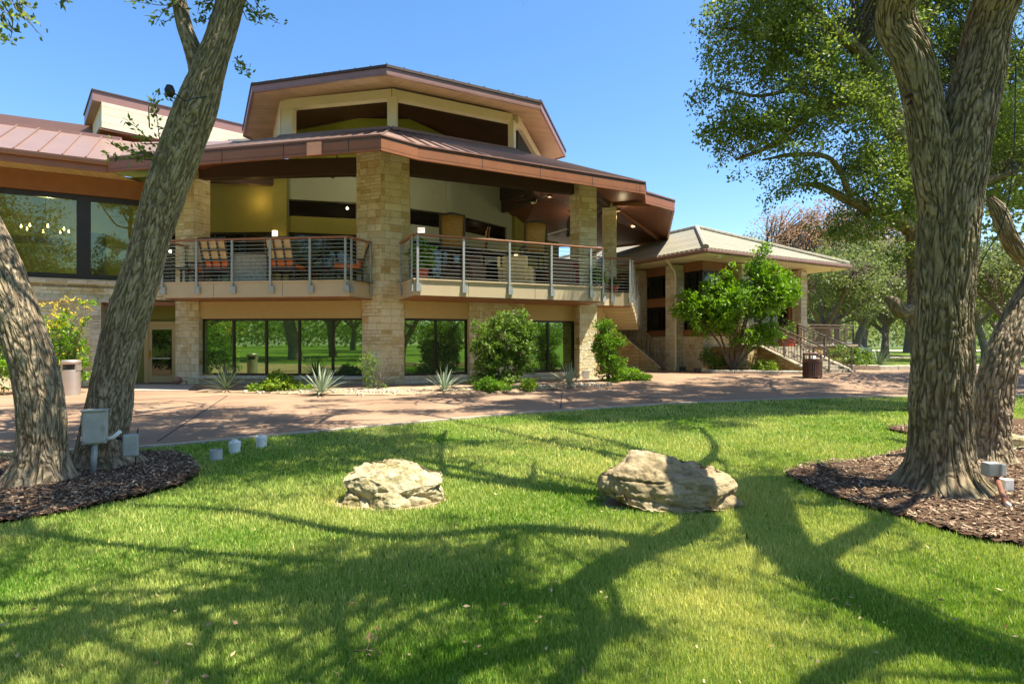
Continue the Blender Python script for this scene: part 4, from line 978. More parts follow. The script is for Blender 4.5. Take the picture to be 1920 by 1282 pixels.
# ---- upper siding box and the parapet behind
a, b = (-15.15, 21.0), (-11.3, 24.4)
MB().wall(a, b, 9.42, 10.36, 3.0).build('wall', M['siding'], B)
MB().wall((-15.42, 20.9), (-11.2, 24.6), 10.36, 10.72, 3.2, -.06).build('fascia', M['trim'], B)
MB().wall((-15.44, 20.87), (-11.2, 24.6), 10.72, 10.77, 3.2, -.09).build('flashing', M['dark_beam'], B)
MB().wall((-15.2, 20.95), (-11.3, 24.5), 9.34, 9.42, 3.0, .02).build('soffit', M['soffit_brown'], B)
MB().wall(a, b, 8.4, 9.34, 2.0, .7).build('wall', M['soffit_brown'], B)
a, b = (-25, 20.0), (-15.6, 24.4)
MB().wall(a, b, 8.9, 10.0, .3).build('wall', M['siding'], B); MB().wall(a, b, 10.0, 10.42, .5, -.06).build('fascia', M['trim'], B)
MB().wall((-11.6, 23.2), (-9.3, 22.9), 8.3, 9.75, .3).build('wall', M['siding'], B)

# ---- things fixed to or hanging from it
def downlight(x, y, z, i, lab):
    o = MB().lathe((x, y, z-.03), [(.10, 0), (.14, 0), (.14, .03), (.10, .03)], 16, cap=False).build('ceiling_light', M['cream'])
    MB().lathe((x, y, z-.02), [(.001, 0), (.1, 0), (.1, .02)], 16, cap=False).build('lamp', M['white_lamp'], o); tag(o, lab, 'ceiling light', 'recessed lights in the brown soffit')
def sofz(x, y, e0, e1, r):
    # height of the soffit plane through e0,e1 (ZE) and r (ZR)
    A = np.array([*e0, ZE]); Bq = np.array([*e1, ZE]); Cq = np.array([*r, ZR]); n = np.cross(Bq-A, Cq-A); return A[2]-(n[0]*(x-A[0])+n[1]*(y-A[1]))/n[2]-.33
for i, (px, py, f, lab) in enumerate(((1013, 412, 'r', 'lower left recessed light in the brown soffit, beside the ceiling fan'), (1045, 402, 'r', 'recessed light in the brown soffit, just left of the right stone pier'), (1174, 381, 'r', 'recessed light in the open brown soffit right of the right pier'), (1187, 424, 'r', 'faint recessed light farthest out in the brown soffit, above the stair'))):
    k = (px-960)/FP; s = (641-py)/FP; best = None
    for Yq in np.linspace(17, 33, 400):
        z = sofz(k*Yq, Yq, E[5], E[6], RG['R'])
        if best is None or abs(1.5+s*Yq-z) < best[0]: best = (abs(1.5+s*Yq-z), Yq, z)
    downlight(k*best[1], best[1], best[2], i, lab)
def sconce(x, y, z, lab):
    o = MB().box(x-.06, x+.06, y-.02, y+.03, z-.3, z+.3).build('wall_lamp', M['steel'])
    MB().box(x-.09, x+.09, y-.14, y-.025, z-.27, z+.27).build('lamp_shade', M['sconce_glow'], o, bevel=.01); tag(o, lab, 'wall lamp', 'glowing wall lamps on the terrace')
sconce(*pt(517, 446, 22.4)[:2], pt(517, 446, 22.4)[2], 'tall glowing wall lamp on the olive pilaster behind the left balcony')
sconce(.2, 28.4, pt(960, 488, 28.4)[2], 'glowing wall lamp low on the terrace wall behind the right balcony')
wl_ = bpy.data.lights.new('wall_wash', 'POINT'); wl_.energy = 5; wl_.color = (1, .6, .22); wl_.shadow_soft_size = .15
wo = bpy.data.objects.new('wall_wash', wl_); wo.location = pt(478, 372, 22.3); COL.objects.link(wo)
for px_, py_, Yw_, e_ in ((1013, 412, 0, 0),):
    pass
for x_, y_, z_, e_ in ((-9.2, 20.9, 7.6, 55), (-6.4, 21.3, 7.7, 70), (-4.2, 22.4, 7.9, 70), (-1.2, 22.2, 7.8, 75), (1.6, 24.2, 7.6, 60), (4.6, 24.6, 7.1, 35), (3.0, 27.5, 7.3, 50), (-5.5, 21.6, 9.0, 60)):  # unseen can lamps added to fill the terrace with warm light
    o = MB().lathe((x_, y_, z_+.03), [(.06, 0), (.11, .02), (.11, .12), (.05, .14)], 14).build('ceiling_light', M['dark_beam']); tag(o, 'dark can downlight added for warm fill under the terrace roof', 'ceiling light', 'downlights added for fill under the terrace roof')
    ld = bpy.data.lights.new('downlight', 'POINT'); ld.energy = e_*.18; ld.color = (1, .8, .5); ld.shadow_soft_size = .05; lo = bpy.data.objects.new('downlight', ld); lo.location = (x_, y_, z_-.2); COL.objects.link(lo)
ld = bpy.data.lights.new('chandelier_light', 'POINT'); ld.energy = 60; ld.color = (1, .85, .5); ld.shadow_soft_size = .05; lo = bpy.data.objects.new('chandelier_light', ld); lo.location = (pt(85, 428, 20.9)[0]+.5, 20.4, 5.7); COL.objects.link(lo)
# EXIT sign
ex = pt(790, 432, 24.2); 
es = MB().box(ex[0]-.15, ex[0]+.15, ex[1]-.05, ex[1], ex[2]-.11, ex[2]+.11).build('exit_sign', M['sign_white'], bevel=.008); tag(es, 'small white and red exit sign on the grey terrace wall', 'exit sign')
tc = bpy.data.curves.new('exit_text', 'FONT'); tc.body = 'EXIT'; tc.size = .17; tc.extrude = .003; tc.align_x = 'CENTER'; tc.align_y = 'CENTER'
to = bpy.data.objects.new('exit_text', tc); COL.objects.link(to); dg = bpy.context.evaluated_depsgraph_get(); tm = bpy.data.meshes.new_from_object(to.evaluated_get(dg)); bpy.data.objects.remove(to)
tm.materials.clear(); tm.materials.append(M['sign_red']); tx = bpy.data.objects.new('lettering', tm); COL.objects.link(tx); tx.parent = es; tx.location = (ex[0], ex[1]-.055, ex[2]); tx.rotation_euler = (R(90), 0, 0); tx.scale = (.78, 1, 1)
# TV
tv = pt(1067, 425, 24.0); t = MB().box(tv[0]-.06, tv[0]+.05, tv[1]-.5, tv[1]+.5, tv[2]-.35, tv[2]+.35).build('television', M['black'], bevel=.02); tag(t, 'dark flat television on a bracket arm beside the right stone pier', 'television')
MB().beam((tv[0]-.06, tv[1], tv[2]-.1), (tv[0]-1.3, tv[1]+.6, tv[2]-.35), .06, .06).build('bracket', M['steel'], t)
# ceiling fans
def fan(loc, lab, rz=0):
    o = empty('ceiling_fan', loc, lab, 'ceiling fan', 'terrace ceiling fans')
    x, y, z = loc; MB().tube([(x, y, z+.7), (x, y, z)], .025, 8).build('down_rod', M['black'], o)
    MB().lathe((x, y, z-.12), [(.05, 0), (.14, .03), (.15, .12), (.06, .2)], 16).build('motor', M['black'], o, smooth=True)
    for k in range(5):
        a = rz+k*2*math.pi/5; c, s = math.cos(a), math.sin(a)
        MB().slab([(x+c*.15-s*.06, y+s*.15+c*.06, z-.02), (x+c*.8-s*.09, y+s*.8+c*.09, z), (x+c*.8+s*.09, y+s*.8-c*.09, z-.05), (x+c*.15+s*.06, y+s*.15-c*.06, z-.05)], .015).build('blade', M['dark_beam'], o)
    MB().lathe((x, y, z-.2), [(.02, 0), (.09, .03), (.1, .08)], 14).build('lamp_shade', M['cream'], o, smooth=True)
fan(pt(1000, 374, 23.0), 'dark ceiling fan under the right end of the terrace roof', .3)
fan(pt(632, 322, 21.5), 'ceiling fan partly hidden behind the beam left of the central pier', .9)
fan(pt(868, 322, 22.5), 'ceiling fan partly hidden behind the beam right of the central pier', .1)
# security light under the left eave
sl = pt(160, 322, 17.9)
# chandelier in the dining room
ch = empty('chandelier', (-15.9, 20.6, 5.3), 'chandelier with lit candle bulbs seen through the large dining window', 'chandelier')
cx, cy, cz = pt(85, 428, 20.9); ch.location = (cx, cy, cz)
m = MB(); m.tube([(cx, cy, cz), (cx, cy, 7.2)], .02, 6)
for k in range(8):
    a = k*math.pi/4; m.tube([(cx, cy, cz-.1), (cx+.35*math.cos(a), cy+.35*math.sin(a), cz-.16), (cx+.68*math.cos(a), cy+.68*math.sin(a), cz-.08)], .014, 6)
m.build('arms', M['black'], ch)
for k in range(8):
    a = k*math.pi/4; MB().lathe((cx+.68*math.cos(a), cy+.68*math.sin(a), cz-.08), [(.02, 0), (.03, .05), (.008, .13)], 8).build('bulb', M['white_lamp'], ch, smooth=True)

# ================================================================== the tiled pavilion on the right
PV = empty('pavilion', (8.6, 25.6, 0), 'low tiled hip-roofed building with pale stone columns behind the small tree', 'building')
u = np.array([.868, .497]); v = np.array([-.497, .868]); C0 = np.array([8.0, 23.5])
def Q(a, b): return tuple(C0+u*a+v*b)
WA, WBd = 10.25, 24.0; ZP = 5.4; h = WA/2; ZTOP = ZP+h*.43
def Q3(a, b, z): return (*Q(a, b), z)
for P in ([Q3(0, 0, ZP), Q3(WA, 0, ZP), Q3(h, h, ZTOP)], [Q3(0, WBd, ZP), Q3(0, 0, ZP), Q3(h, h, ZTOP), Q3(h, WBd-h, ZTOP)], [Q3(WA, 0, ZP), Q3(WA, WBd, ZP), Q3(h, WBd-h, ZTOP), Q3(h, h, ZTOP)], [Q3(WA, WBd, ZP), Q3(0, WBd, ZP), Q3(h, WBd-h, ZTOP)]):
    V = np.array(P); MB().slab(P, .12).build('roof', M['roof_tile'], PV)
m = MB()
def caps(a, b, n):
    a, b = np.array(a), np.array(b); d = (b-a)/np.linalg.norm(b-a)
    for k in range(n):
        p = a+(b-a)*k/n; q = a+(b-a)*(k+1.08)/n; m.tube([p+(0, 0, .05), q+(0, 0, .02)], [.11, .14], 8)
caps(Q3(h, h, ZTOP), Q3(0, 0, ZP), 22); caps(Q3(h, h, ZTOP), Q3(WA, 0, ZP), 22); caps(Q3(h, WBd-h, ZTOP), Q3(h, h, ZTOP), 30)
m.build('ridge_tiles', M['ridge'], PV)
m = MB()                                        # tile butts along the eaves
for k in range(46):
    a = WA*k/46; m.beam(Q3(a+.02, -.06, ZP-.03), Q3(a+.2, -.06, ZP-.03), .1, .06)
for k in range(90):
    b = WBd*k/90; m.beam(Q3(-.06, b+.02, ZP-.03), Q3(-.06, b+.24, ZP-.03), .1, .06)
m.build('tile_edge', M['ridge'], PV)
m = MB()
m.beam(Q3(-.1, -.1, ZP-.14), Q3(WA+.1, -.1, ZP-.14), .14, .13); m.beam(Q3(-.1, WBd, ZP-.14), Q3(-.1, -.1, ZP-.14), .14, .13); m.build('gutter', M['trim'], PV, bevel=.03)
MB().prism([Q(0, 0), Q(WA, 0), Q(WA, WBd), Q(0, WBd)], ZP-.26, ZP-.21).build('soffit', M['cream'], PV)
# walls
MB().prism([Q(1.6, 1.6), Q(8.7, 1.6), Q(8.7, WBd-1), Q(1.6, WBd-1)], 1.2, 4.2).build('core_wall', M['dark_in'], PV)
MB().prism([Q(1.35, 1.35), Q(8.9, 1.35), Q(8.9, WBd-1), Q(1.35, WBd-1)], -.1, 1.75).build('wall', M['stone_pale'], PV)
MB().prism([Q(1.4, 1.4), Q(8.85, 1.4), Q(8.85, WBd-1), Q(1.4, WBd-1)], 4.72, ZP-.26).build('frieze', M['brown_beam'], PV)
MB().prism([Q(1.38, 1.38), Q(8.87, 1.38), Q(8.87, WBd-1), Q(1.38, WBd-1)], 1.75, 2.05).build('sill', M['brown_beam'], PV)
MB().prism([Q(1.44, 1.44), Q(8.8, 1.44), Q(8.8, WBd-1), Q(1.44, WBd-1)], 3.2, 3.62).build('spandrel', M['brown_beam'], PV)
def ppier(a, b, s=.3, z0=-.1): MB().prism([Q(a-s, b-s), Q(a+s, b-s), Q(a+s, b+s), Q(a-s, b+s)], z0, 5.05).build('column', M['stone_pale'], PV, bevel=.015)
CB = [2.83, 5.28, 7.8, 10.4]; CA = [3.62, 8.03]
for b in CB: ppier(1.15, b)
for a in CA: ppier(a, 1.15, .25)
for i in range(3):
    b0, b1 = CB[i+1]-.4, CB[i]+.35
    window(Q(1.5, b0), Q(1.5, b1), 2.05, 3.2, 2, M['glass_dark'], PV, fw=.1); window(Q(1.5, b0), Q(1.5, b1), 3.62, 4.72, 2, M['glass_dark'], PV, fw=.1)
    MB().wall(Q(1.42, CB[i]+.55), Q(1.42, CB[i]+.3), 2.05, 4.72, .1).build('window_trim', M['brown_beam'], PV)
window(Q(1.5, 2.4), Q(1.5, 1.5), 2.05, 4.72, 1, M['glass_dark'], PV, fw=.08)
window(Q(1.5, 1.5), Q(3.3, 1.5), 2.05, 4.72, 2, M['glass_dark'], PV, fw=.08); window(Q(4.0, 1.5), Q(7.6, 1.5), 2.05, 4.72, 3, M['glass_dark'], PV, fw=.08)
MB().wall(Q(7.6, 1.42), Q(8.8, 1.42), 1.75, 4.72, .1).build('window_trim', M['brown_beam'], PV)
# downspout
dsx, dsy = Q(.75, 2.3)
m = MB(); P = [Q3(-.1, 2.2, 5.25), Q3(.1, 2.3, 5.15), Q3(.75, 2.45, 4.75), Q3(.82, 2.45, 4.4), Q3(.82, 2.45, .35), Q3(.7, 2.4, .2)]; m.tube(P, .05, 8); m.build('downspout', M['cream'], PV, smooth=True)
fl_ = [(1.0, .2, 'a'), (9.5, .3, 'b')]
for a, b, k in fl_: MB().lathe(Q3(a, b, ZP-.36), [(.05, 0), (.13, .02), (.13, .1)], 12).build('eave_lamp', M['cream'], PV)

# terrace stair of the pavilion
ST = empty('stone_staircase', (*Q(3.5, 0), 0), 'broad stone steps with golden side wall and black railings, right of the pavilion', 'staircase')
zt = 1.3; A0, A1 = 3.57, 6.0
MB().prism([Q(1.9, 0), Q(A0, 0), Q(A0, 1.3), Q(1.9, 1.3)], -.1, zt).build('side_wall', M['stone_gold'], ST)
MB().prism([Q(A1+.25, 0), Q(11, 0), Q(11, 1.3), Q(A1+.25, 1.3)], -.1, zt).build('side_wall', M['stone_gold'], ST)
MB().prism([Q(8.95, 1.3), Q(11, 1.3), Q(11, 5), Q(8.95, 5)], -.1, zt).build('side_wall', M['stone_gold'], ST)
m = MB()
for a_ in (A0-.25, A1):
    MB().prism([Q(a_, 0), Q(a_, -2.5), Q(a_+.25, -2.5), Q(a_+.25, 0)], -.1, [zt, .2, .2, zt]).build('side_wall', M['stone_gold'], ST)
    m.slab([Q3(a_-.04, .01, zt+.08), Q3(a_-.04, -2.6, .26), Q3(a_+.29, -2.6, .26), Q3(a_+.29, .01, zt+.08)], .08)
m.slab([Q3(1.85, -.05, zt+.08), Q3(A0-.30, -.05, zt+.08), Q3(A0-.30, .3, zt+.08), Q3(1.85, .3, zt+.08)], .08)
m.slab([Q3(A1+.30, -.05, zt+.08), Q3(11.05, -.05, zt+.08), Q3(11.05, .3, zt+.08), Q3(A1+.30, .3, zt+.08)], .08); m.build('coping', M['step'], ST)
for k in range(7):
    MB().prism([Q(A0, -.35*k), Q(A0, -.35*(k+1)), Q(A1, -.35*(k+1)), Q(A1, -.35*k)], -.1, zt-.157*k-.02).build('step', M['step'], ST)
MB().prism([Q(A0, .0), Q(A1+.25, .0), Q(A1+.25, 1.3), Q(A0, 1.3)], -.1, zt-.02).build('landing', M['step'], ST)
def barrail(P, h, par, step=.13, name='railing', m_='rail_dark', pr=.025):
    m = MB(); P = [np.array(p, float) for p in P]
    for a, b in zip(P[:-1], P[1:]):
        m.beam(a+(0, 0, h), b+(0, 0, h), .05, .05); m.beam(a+(0, 0, h-.14), b+(0, 0, h-.14), .03, .03); m.beam(a+(0, 0, .1), b+(0, 0, .1), .035, .035)
    r = m.build(name, M[m_], par); bl = MB()
    for a, b in zip(P[:-1], P[1:]):
        Ln = np.linalg.norm((b-a)[:2]); n = max(1, int(Ln/step))
        for k in range(n): p = a+(b-a)*(k+.5)/n; bl.beam(p+(0, 0, .1), p+(0, 0, h-.14), .016, .016)
        for k in range(int(Ln/1.3)+2):
            t = min(1, k*1.3/Ln) if k <= int(Ln/1.3) else 1; p = a+(b-a)*t; MB().beam(p, p+(0, 0, h), .045, .045).build('post', M[m_], r)
    bl.build('balusters', M[m_], r); return r
barrail([Q3(1.9, .12, zt+.08), Q3(A0-.13, .12, zt+.08), Q3(A0-.13, -2.5, .3)], .95, ST)
barrail([Q3(A0+.9, .05, zt), Q3(A0+.9, -2.5, .22)], .95, ST, step=3)
barrail([Q3(A1+.13, 1.3, zt+.05), Q3(A1+.13, 0, zt+.08), Q3(A1+.13, -2.5, .3)], .95, ST)
barrail([Q3(A1+.3, .12, zt+.08), Q3(10.9, .12, zt+.08), Q3(10.9, 4.8, zt+.08)], .95, ST)

# the stair between the two buildings
S2 = empty('outdoor_staircase', (6.5, 26.4, 0), 'stone stair with brown metal railings climbing left behind the balcony', 'staircase')
a0 = np.array([6.85, 26.2, .2]); a1 = np.array([5.1, 26.8, 1.75]); a2 = np.array([4.0, 27.1, 1.75])
dep = np.array([.45, 1.6, 0])
m = MB(); N = 9
for k in range(N):
    p = a0+(a1-a0)*k/N; q = a0+(a1-a0)*(k+1)/N
    m.prism([tuple(p[:2]), tuple((p+dep)[:2]), tuple((q+dep)[:2]), tuple(q[:2])], 0, q[2])
m.prism([tuple(a1[:2]), tuple((a1+dep)[:2]), tuple((a2+dep)[:2]), tuple(a2[:2])], 0, 1.75)
m.build('steps', M['sill'], S2)
dn = np.array([-.06, -.2, 0])
MB().prism([tuple((a2+dn)[:2]), tuple((a1+dn)[:2]), tuple((a0+dn)[:2]), tuple(a0[:2]), tuple(a1[:2]), tuple(a2[:2])], 0, [1.85, 1.85, .28, .28, 1.85, 1.85]).build('side_wall', M['stone_gold'], S2)
m = MB(); e = dn*1.25
m.slab([tuple(a1+e+(0, 0, .18)), tuple(a0+e+(0, 0, .16)), tuple(a0-dn*.2+(0, 0, .16)), tuple(a1-dn*.2+(0, 0, .18))], .07); m.slab([tuple(a2+e+(0, 0, .18)), tuple(a1+e+(0, 0, .18)), tuple(a1-dn*.2+(0, 0, .18)), tuple(a2-dn*.2+(0, 0, .18))], .07); m.build('coping', M['sill'], S2)
barrail([a2+dn*.5+(0, 0, .18), a1+dn*.5+(0, 0, .18), a0+dn*.5+(0, 0, .12)], 1.0, S2)
barrail([a1+dep+(0, 0, .1), a0+dep+(.3, .1, .05)], .95, S2, step=3)
MB().wall((3.5, 29.2), (7.2, 29.6), 0, 3.2, .2).build('back_wall', M['stone_pale'], S2)
# ================================================================== background trees
M['litter'] = leaf_mat('dry_leaves', (.22, .13, .05), (.5, .40, .22), .1)
def hang(P):                        # keeps clear of the sky above the roofs and of the ground
    px = 960+FP*P[:, 0]/P[:, 1]; return (P[:, 2] < 1.9)
# the spreading oak whose crown fills the upper right sky
T = empty('oak_tree', (9.05, 12.6, 0), 'spreading oak whose leafy limbs fill the upper right sky', 'tree')
YS = 12.6
def K(px, py, Y, r): return (*pt(px, py, Y), r)
tb = [[(9.1, YS, -.06, .30), (9.1, YS, 1.0, .22), K(1722, 560, YS, .21), K(1718, 430, YS, .2), K(1700, 330, YS, .19), K(1668, 200, YS-.4, .18), K(1620, 110, YS-.8, .13), K(1560, 50, YS-1.4, .08), K(1480, -20, YS-2, .04)],
      [K(1690, 280, YS, .15), K(1640, 200, 12, .11), K(1590, 190, 11.6, .09), K(1520, 215, 11.4, .07), K(1450, 270, 11.2, .05), K(1380, 300, 11, .02)],
      [K(1712, 430, YS, .18), K(1660, 400, 12.3, .13), K(1600, 380, 12, .09), K(1540, 350, 12, .06), K(1500, 345, 11.8, .03)],
      [K(1700, 350, YS, .18), K(1790, 230, 13, .14), K(1880, 150, 13.4, .1), K(1990, 40, 13.6, .05)],
      [K(1640, 200, 12, .08), K(1560, 130, 11.8, .06), K(1480, 90, 11.5, .05), K(1400, 60, 11.2, .03), K(1340, 50, 11, .015)],
      [K(1560, 205, 11.5, .05), K(1500, 170, 11.2, .04), K(1420, 180, 11, .03), K(1350, 165, 10.8, .015)],
      [K(1600, 380, 12, .06), K(1560, 300, 11.8, .05), K(1490, 290, 11.5, .04), K(1430, 300, 11.3, .02)],
      [(9.05, YS, 2.3, .12), K(1690, 585, 12.4, .13), K(1676, 566, 12.4, .13), K(1660, 560, 12.5, .06)],
      [K(1712, 430, YS, .12), K(1760, 380, 12.6, .1), K(1850, 340, 12.9, .08), K(1960, 300, 13, .05)]]
ob, cen = make_limbs('trunk', tb, M['bark2'], T, nseg=26, ring=.07, bark=.018, seed=81)
ell = []
def ce(px, py, Y, rx, ry=None, rz=None):
    r = rx/FP*Y; ell.append((*pt(px, py, Y), r, (ry or rx)/FP*Y, (rz or rx)/FP*Y))
for a in ((1420, 80, 11.2, 105, 90, 62), (1500, 60, 11.3, 110, 100, 75), (1410, 205, 11, 72, 70, 55), (1380, 250, 11, 50, 50, 40), (1450, 265, 11.2, 85, 80, 50), (1500, 180, 11.4, 110, 100, 70), (1590, 90, 12, 120, 110, 100), (1600, 230, 12, 100, 110, 85), (1560, 320, 12, 80, 80, 40), (1640, 340, 12.4, 90, 90, 70),
          (1600, 400, 12.4, 75, 80, 42), (1540, 365, 12, 70, 60, 34), (1480, 345, 11.8, 55, 50, 26), (1520, 330, 11.9, 60, 60, 30), (1680, 440, 12.6, 60, 80, 60), (1780, 60, 13, 130, 110, 100), (1800, 230, 13.2, 90, 110, 90), (1880, 120, 13.5, 110, 110, 110), (1900, 300, 13.4, 90, 100, 80), (1450, 10, 11, 110, 90, 50), (1620, -40, 12, 150, 110, 80), (1345, 170, 10.9, 38, 40, 30), (1345, 60, 10.9, 32, 40, 34)): ce(*a)
hi = [[(10.5, 13.3, 9.6, .09), (10.8, 15.4, 12, .07), (11.4, 17.6, 13.3, .04)], [(12.5, 14.6, 11.6, .07), (14, 17, 13, .05), (15.6, 19.5, 14.2, .03)], [(8.6, 14.4, 11.2, .07), (8.2, 16.6, 12.9, .05), (7.6, 18.4, 13.8, .03)], [(9.6, 13.0, 9.0, .1), (8.6, 14.4, 11.2, .07), (6.5, 15.4, 12.6, .04)], [(10.5, 13.3, 9.5, .1), (12.5, 14.6, 11.6, .07), (15, 16, 13, .04)], [(7.2, 11.5, 9, .08), (4.8, 12.6, 10.6, .06), (2.6, 13.6, 11.6, .03)], [(8.6, 12.4, 7, .14), (9.4, 12.9, 8.8, .11), (10.5, 13.3, 9.6, .1)], [(8.6, 12.4, 7, .12), (7.8, 12, 8.4, .1), (7.2, 11.5, 9, .08)]]
ob, cen_h = make_limbs('limb', hi, M['bark2'], T, nseg=10, ring=.2, bark=.01, seed=85)
overhead(T, [c for c, r in cen_h], 300, 86, keep=.75, per=11, length=2.4, r0=.06, up=.14)
crown(T, cen, ell, 2500, 56, M['leaf_oak'], 82, gate=-.12, twig=(.014, .004), leaf=(.075, .022), spread=.17, droop=.35, length=.4, hollow=.2)

def oak(name_lab, loc, Ht, Rr, seed, mleaf='leaf_far', nsp=420, nleaf=34, leaf=(.17, .06), lean=(0, 0), rt=.28, group='oaks beyond the drive', density=1.0, low=.38, twigr=(.03, .01)):
    g = np.random.default_rng(seed); x, y, z = loc
    T = empty('oak_tree', loc, name_lab, 'tree', group)
    base = [(x, y, z-.1, rt*1.25), (x+.05*lean[0]*Ht, y+.05*lean[1]*Ht, z+Ht*.12, rt*.95), (x+.16*lean[0]*Ht, y+.1*lean[1]*Ht, z+Ht*.3, rt*.8)]
    top = base[-1]; limbs = []
    ell = []
    for k in range(6):
        a = k*1.047+g.random()*.8; rr = Rr*(.5+.35*g.random()); hz = Ht*(.55+.25*g.random())
        e = (top[0]+rr*math.cos(a), top[1]+rr*math.sin(a), z+hz)
        mid = (top[0]+rr*.4*math.cos(a)+g.normal()*.2, top[1]+rr*.4*math.sin(a)+g.normal()*.2, top[2]+(hz-Ht*.3)*.55)
        limbs.append(([base[0], base[1]] if k == 0 else [(base[1][0], base[1][1], base[1][2]+Ht*.05, rt*.6)])+[(top[0], top[1], top[2], rt*.62), (*mid, rt*.38), (*e, rt*.16), (e[0]+math.cos(a)*Rr*.2, e[1]+math.sin(a)*Rr*.2, e[2]+.5, rt*.05)])
        ell.append((e[0], e[1], e[2]+Ht*.05, Rr*.45, Rr*.45, Ht*.2))
    limbs[0] = [base[0], base[1]]+limbs[0][2:]
    for k in range(4):
        a = g.random()*6.3; ell.append((top[0]+Rr*.35*math.cos(a), top[1]+Rr*.35*math.sin(a), z+Ht*.82, Rr*.5, Rr*.5, Ht*.18))
    ob, cen = make_limbs('trunk', limbs, M['bark_far'], T, nseg=9, ring=.3, bark=.02, seed=seed)
    if nsp: crown(T, cen, ell, int(nsp*density), nleaf, M[mleaf], seed+1, twig=twigr, leaf=leaf, spread=Rr*.085, droop=.25, length=Rr*.16, hollow=.25)
    return T
def at(px, Y, z=0): return ((px-960)/FP*Y, Y, z)
v1 = oak('green oak with a pale slanting trunk just behind the black stair railing', at(1600, 42), 9.0, 5.2, 101, lean=(.5, 0), density=1.5)
v2_ = oak('wide dark-limbed oak standing on the far lawn right of the pavilion', at(1525, 36), 7.0, 4.0, 111, lean=(.6, .2), rt=.26)
v3 = oak('half bare oak with rust-brown leaves rising above the pavilion roof', at(1570, 47), 12.6, 5.6, 121, mleaf='leaf_rust', density=1.5, leaf=(.15, .06), rt=.28, twigr=(.06, .02))
spots = [(v1, 1660, 52, 1.15, 1.0, 'oak with whitish twin trunks on the sunlit far lawn'), (v2_, 1735, 58, 1.25, 2.1, 'far oak glimpsed right behind the forked trunk'), (v1, 1850, 44, 1.0, 3.3, 'oak in the gap between the forked trunk and the pale leaning one'), (v2_, 1900, 30, .95, 4.0, 'oak with dark limbs at the right edge'),
         (v1, 1440, 60, 1.35, 5.0, 'tall oak whose pale crown shows just above the pavilion eave'), (v2_, 1620, 75, 1.5, .6, 'distant oak at the far end of the lawn behind the parked car'), (v1, 1700, 85, 1.6, 4.4, 'distant oak right of the parked car, farthest row'), (v2_, 1790, 80, 1.5, 2.9, 'distant oak in the farthest row behind the forked trunk'), (v1, 1560, 90, 1.6, 1.9, 'distant oak in the farthest row behind the stair railings'), (v2_, 1880, 88, 1.6, 5.4, 'distant oak at the right end of the farthest row'), (v1, 1470, 78, 1.5, 2.4, 'distant oak mostly hidden by the pavilion column'),
         (v2_, 2020, 70, 1.5, 1.4, 'distant oak beyond the right edge of the lawn'), (v1, 1990, 52, 1.2, .3, 'oak beyond the right edge behind the pale leaning trunk')]
for src, px, Y, s, rz, lab in spots:
    c = copy_tree(src); c.location = at(px, Y); c.scale = (s, s, s); c.rotation_euler = (0, 0, rz); c['label'] = lab
v4 = oak('low-crowned dark oak standing far right on the lawn behind the pale leaning trunk', at(1965, 46), 7.2, 5.4, 131, mleaf='leaf_oak', lean=(.2, .1), density=1.7)
for px, Y, s, rz, lab in ((1660, 66, 1.1, 1, 'low-crowned oak in the middle distance left of the forked trunk'), (1545, 58, 1.0, 2.5, 'low-crowned oak glimpsed between the stair railings and the rust-leaved oak'), (1870, 60, 1.1, 4, 'low-crowned oak in the middle distance right of the forked trunk')):
    c = copy_tree(v4); c.location = at(px, Y); c.scale = (s, s, s); c.rotation_euler = (0, 0, rz); c['label'] = lab
c = copy_tree(v1); c.location = (21.5, 18, 0); c.scale = (1.25, 1.25, 1.25); c.rotation_euler = (0, 0, 2.7); c['label'] = 'oak whose foliage shows at the top right edge beyond the pale leaning trunk'
# trees of the park behind the viewer: they stand in the window reflections and shade the lawn
bk = [(v1, -14, -9, 1.1, .5), (v2_, 2, -14, 1.3, 2.2), (v1, 14, -10, 1.1, 3.8), (v2_, -26, -16, 1.4, 1.2), (v1, 26, -20, 1.3, 5.1), (v2_, -8, -30, 1.4, 3.0), (v1, 10, -34, 1.3, .9), (v2_, -36, -34, 1.5, 4.2), (v1, 36, -38, 1.5, 2.6), (v2_, -20, -48, 1.6, .2), (v1, 0, -55, 1.6, 1.9), (v2_, 22, -55, 1.7, 3.4), (v1, -48, -15, 1.5, .7), (v2_, -38, 2, 1.2, 5.8), (v1, -24, -6, 1.9, 2.2), (v1, -13, -22, 1.8, 4.4)]
bk += [(v4, x, y, s, x*.7) for x, y, s in ((-18, -30, 1.3), (-6, -24, 1.1), (6, -28, 1.2), (18, -30, 1.3), (-30, -44, 1.5), (-14, -52, 1.6), (4, -46, 1.4), (16, -48, 1.5), (30, -50, 1.6), (-44, -56, 1.7), (-5, -70, 1.8), (12, -74, 1.8), (-24, -72, 1.9), (34, -72, 1.9), (48, -52, 1.7), (-60, -40, 1.6))]
for k, (src, x, y, s, rz) in enumerate(bk):
    c = copy_tree(src); c.location = (x, y, 0); c.scale = (s, s, s); c.rotation_euler = (0, 0, rz); c['label'] = 'park oak standing on the lawn behind the viewer, seen in the window reflections'; c['group'] = 'park oaks reflected in the windows'

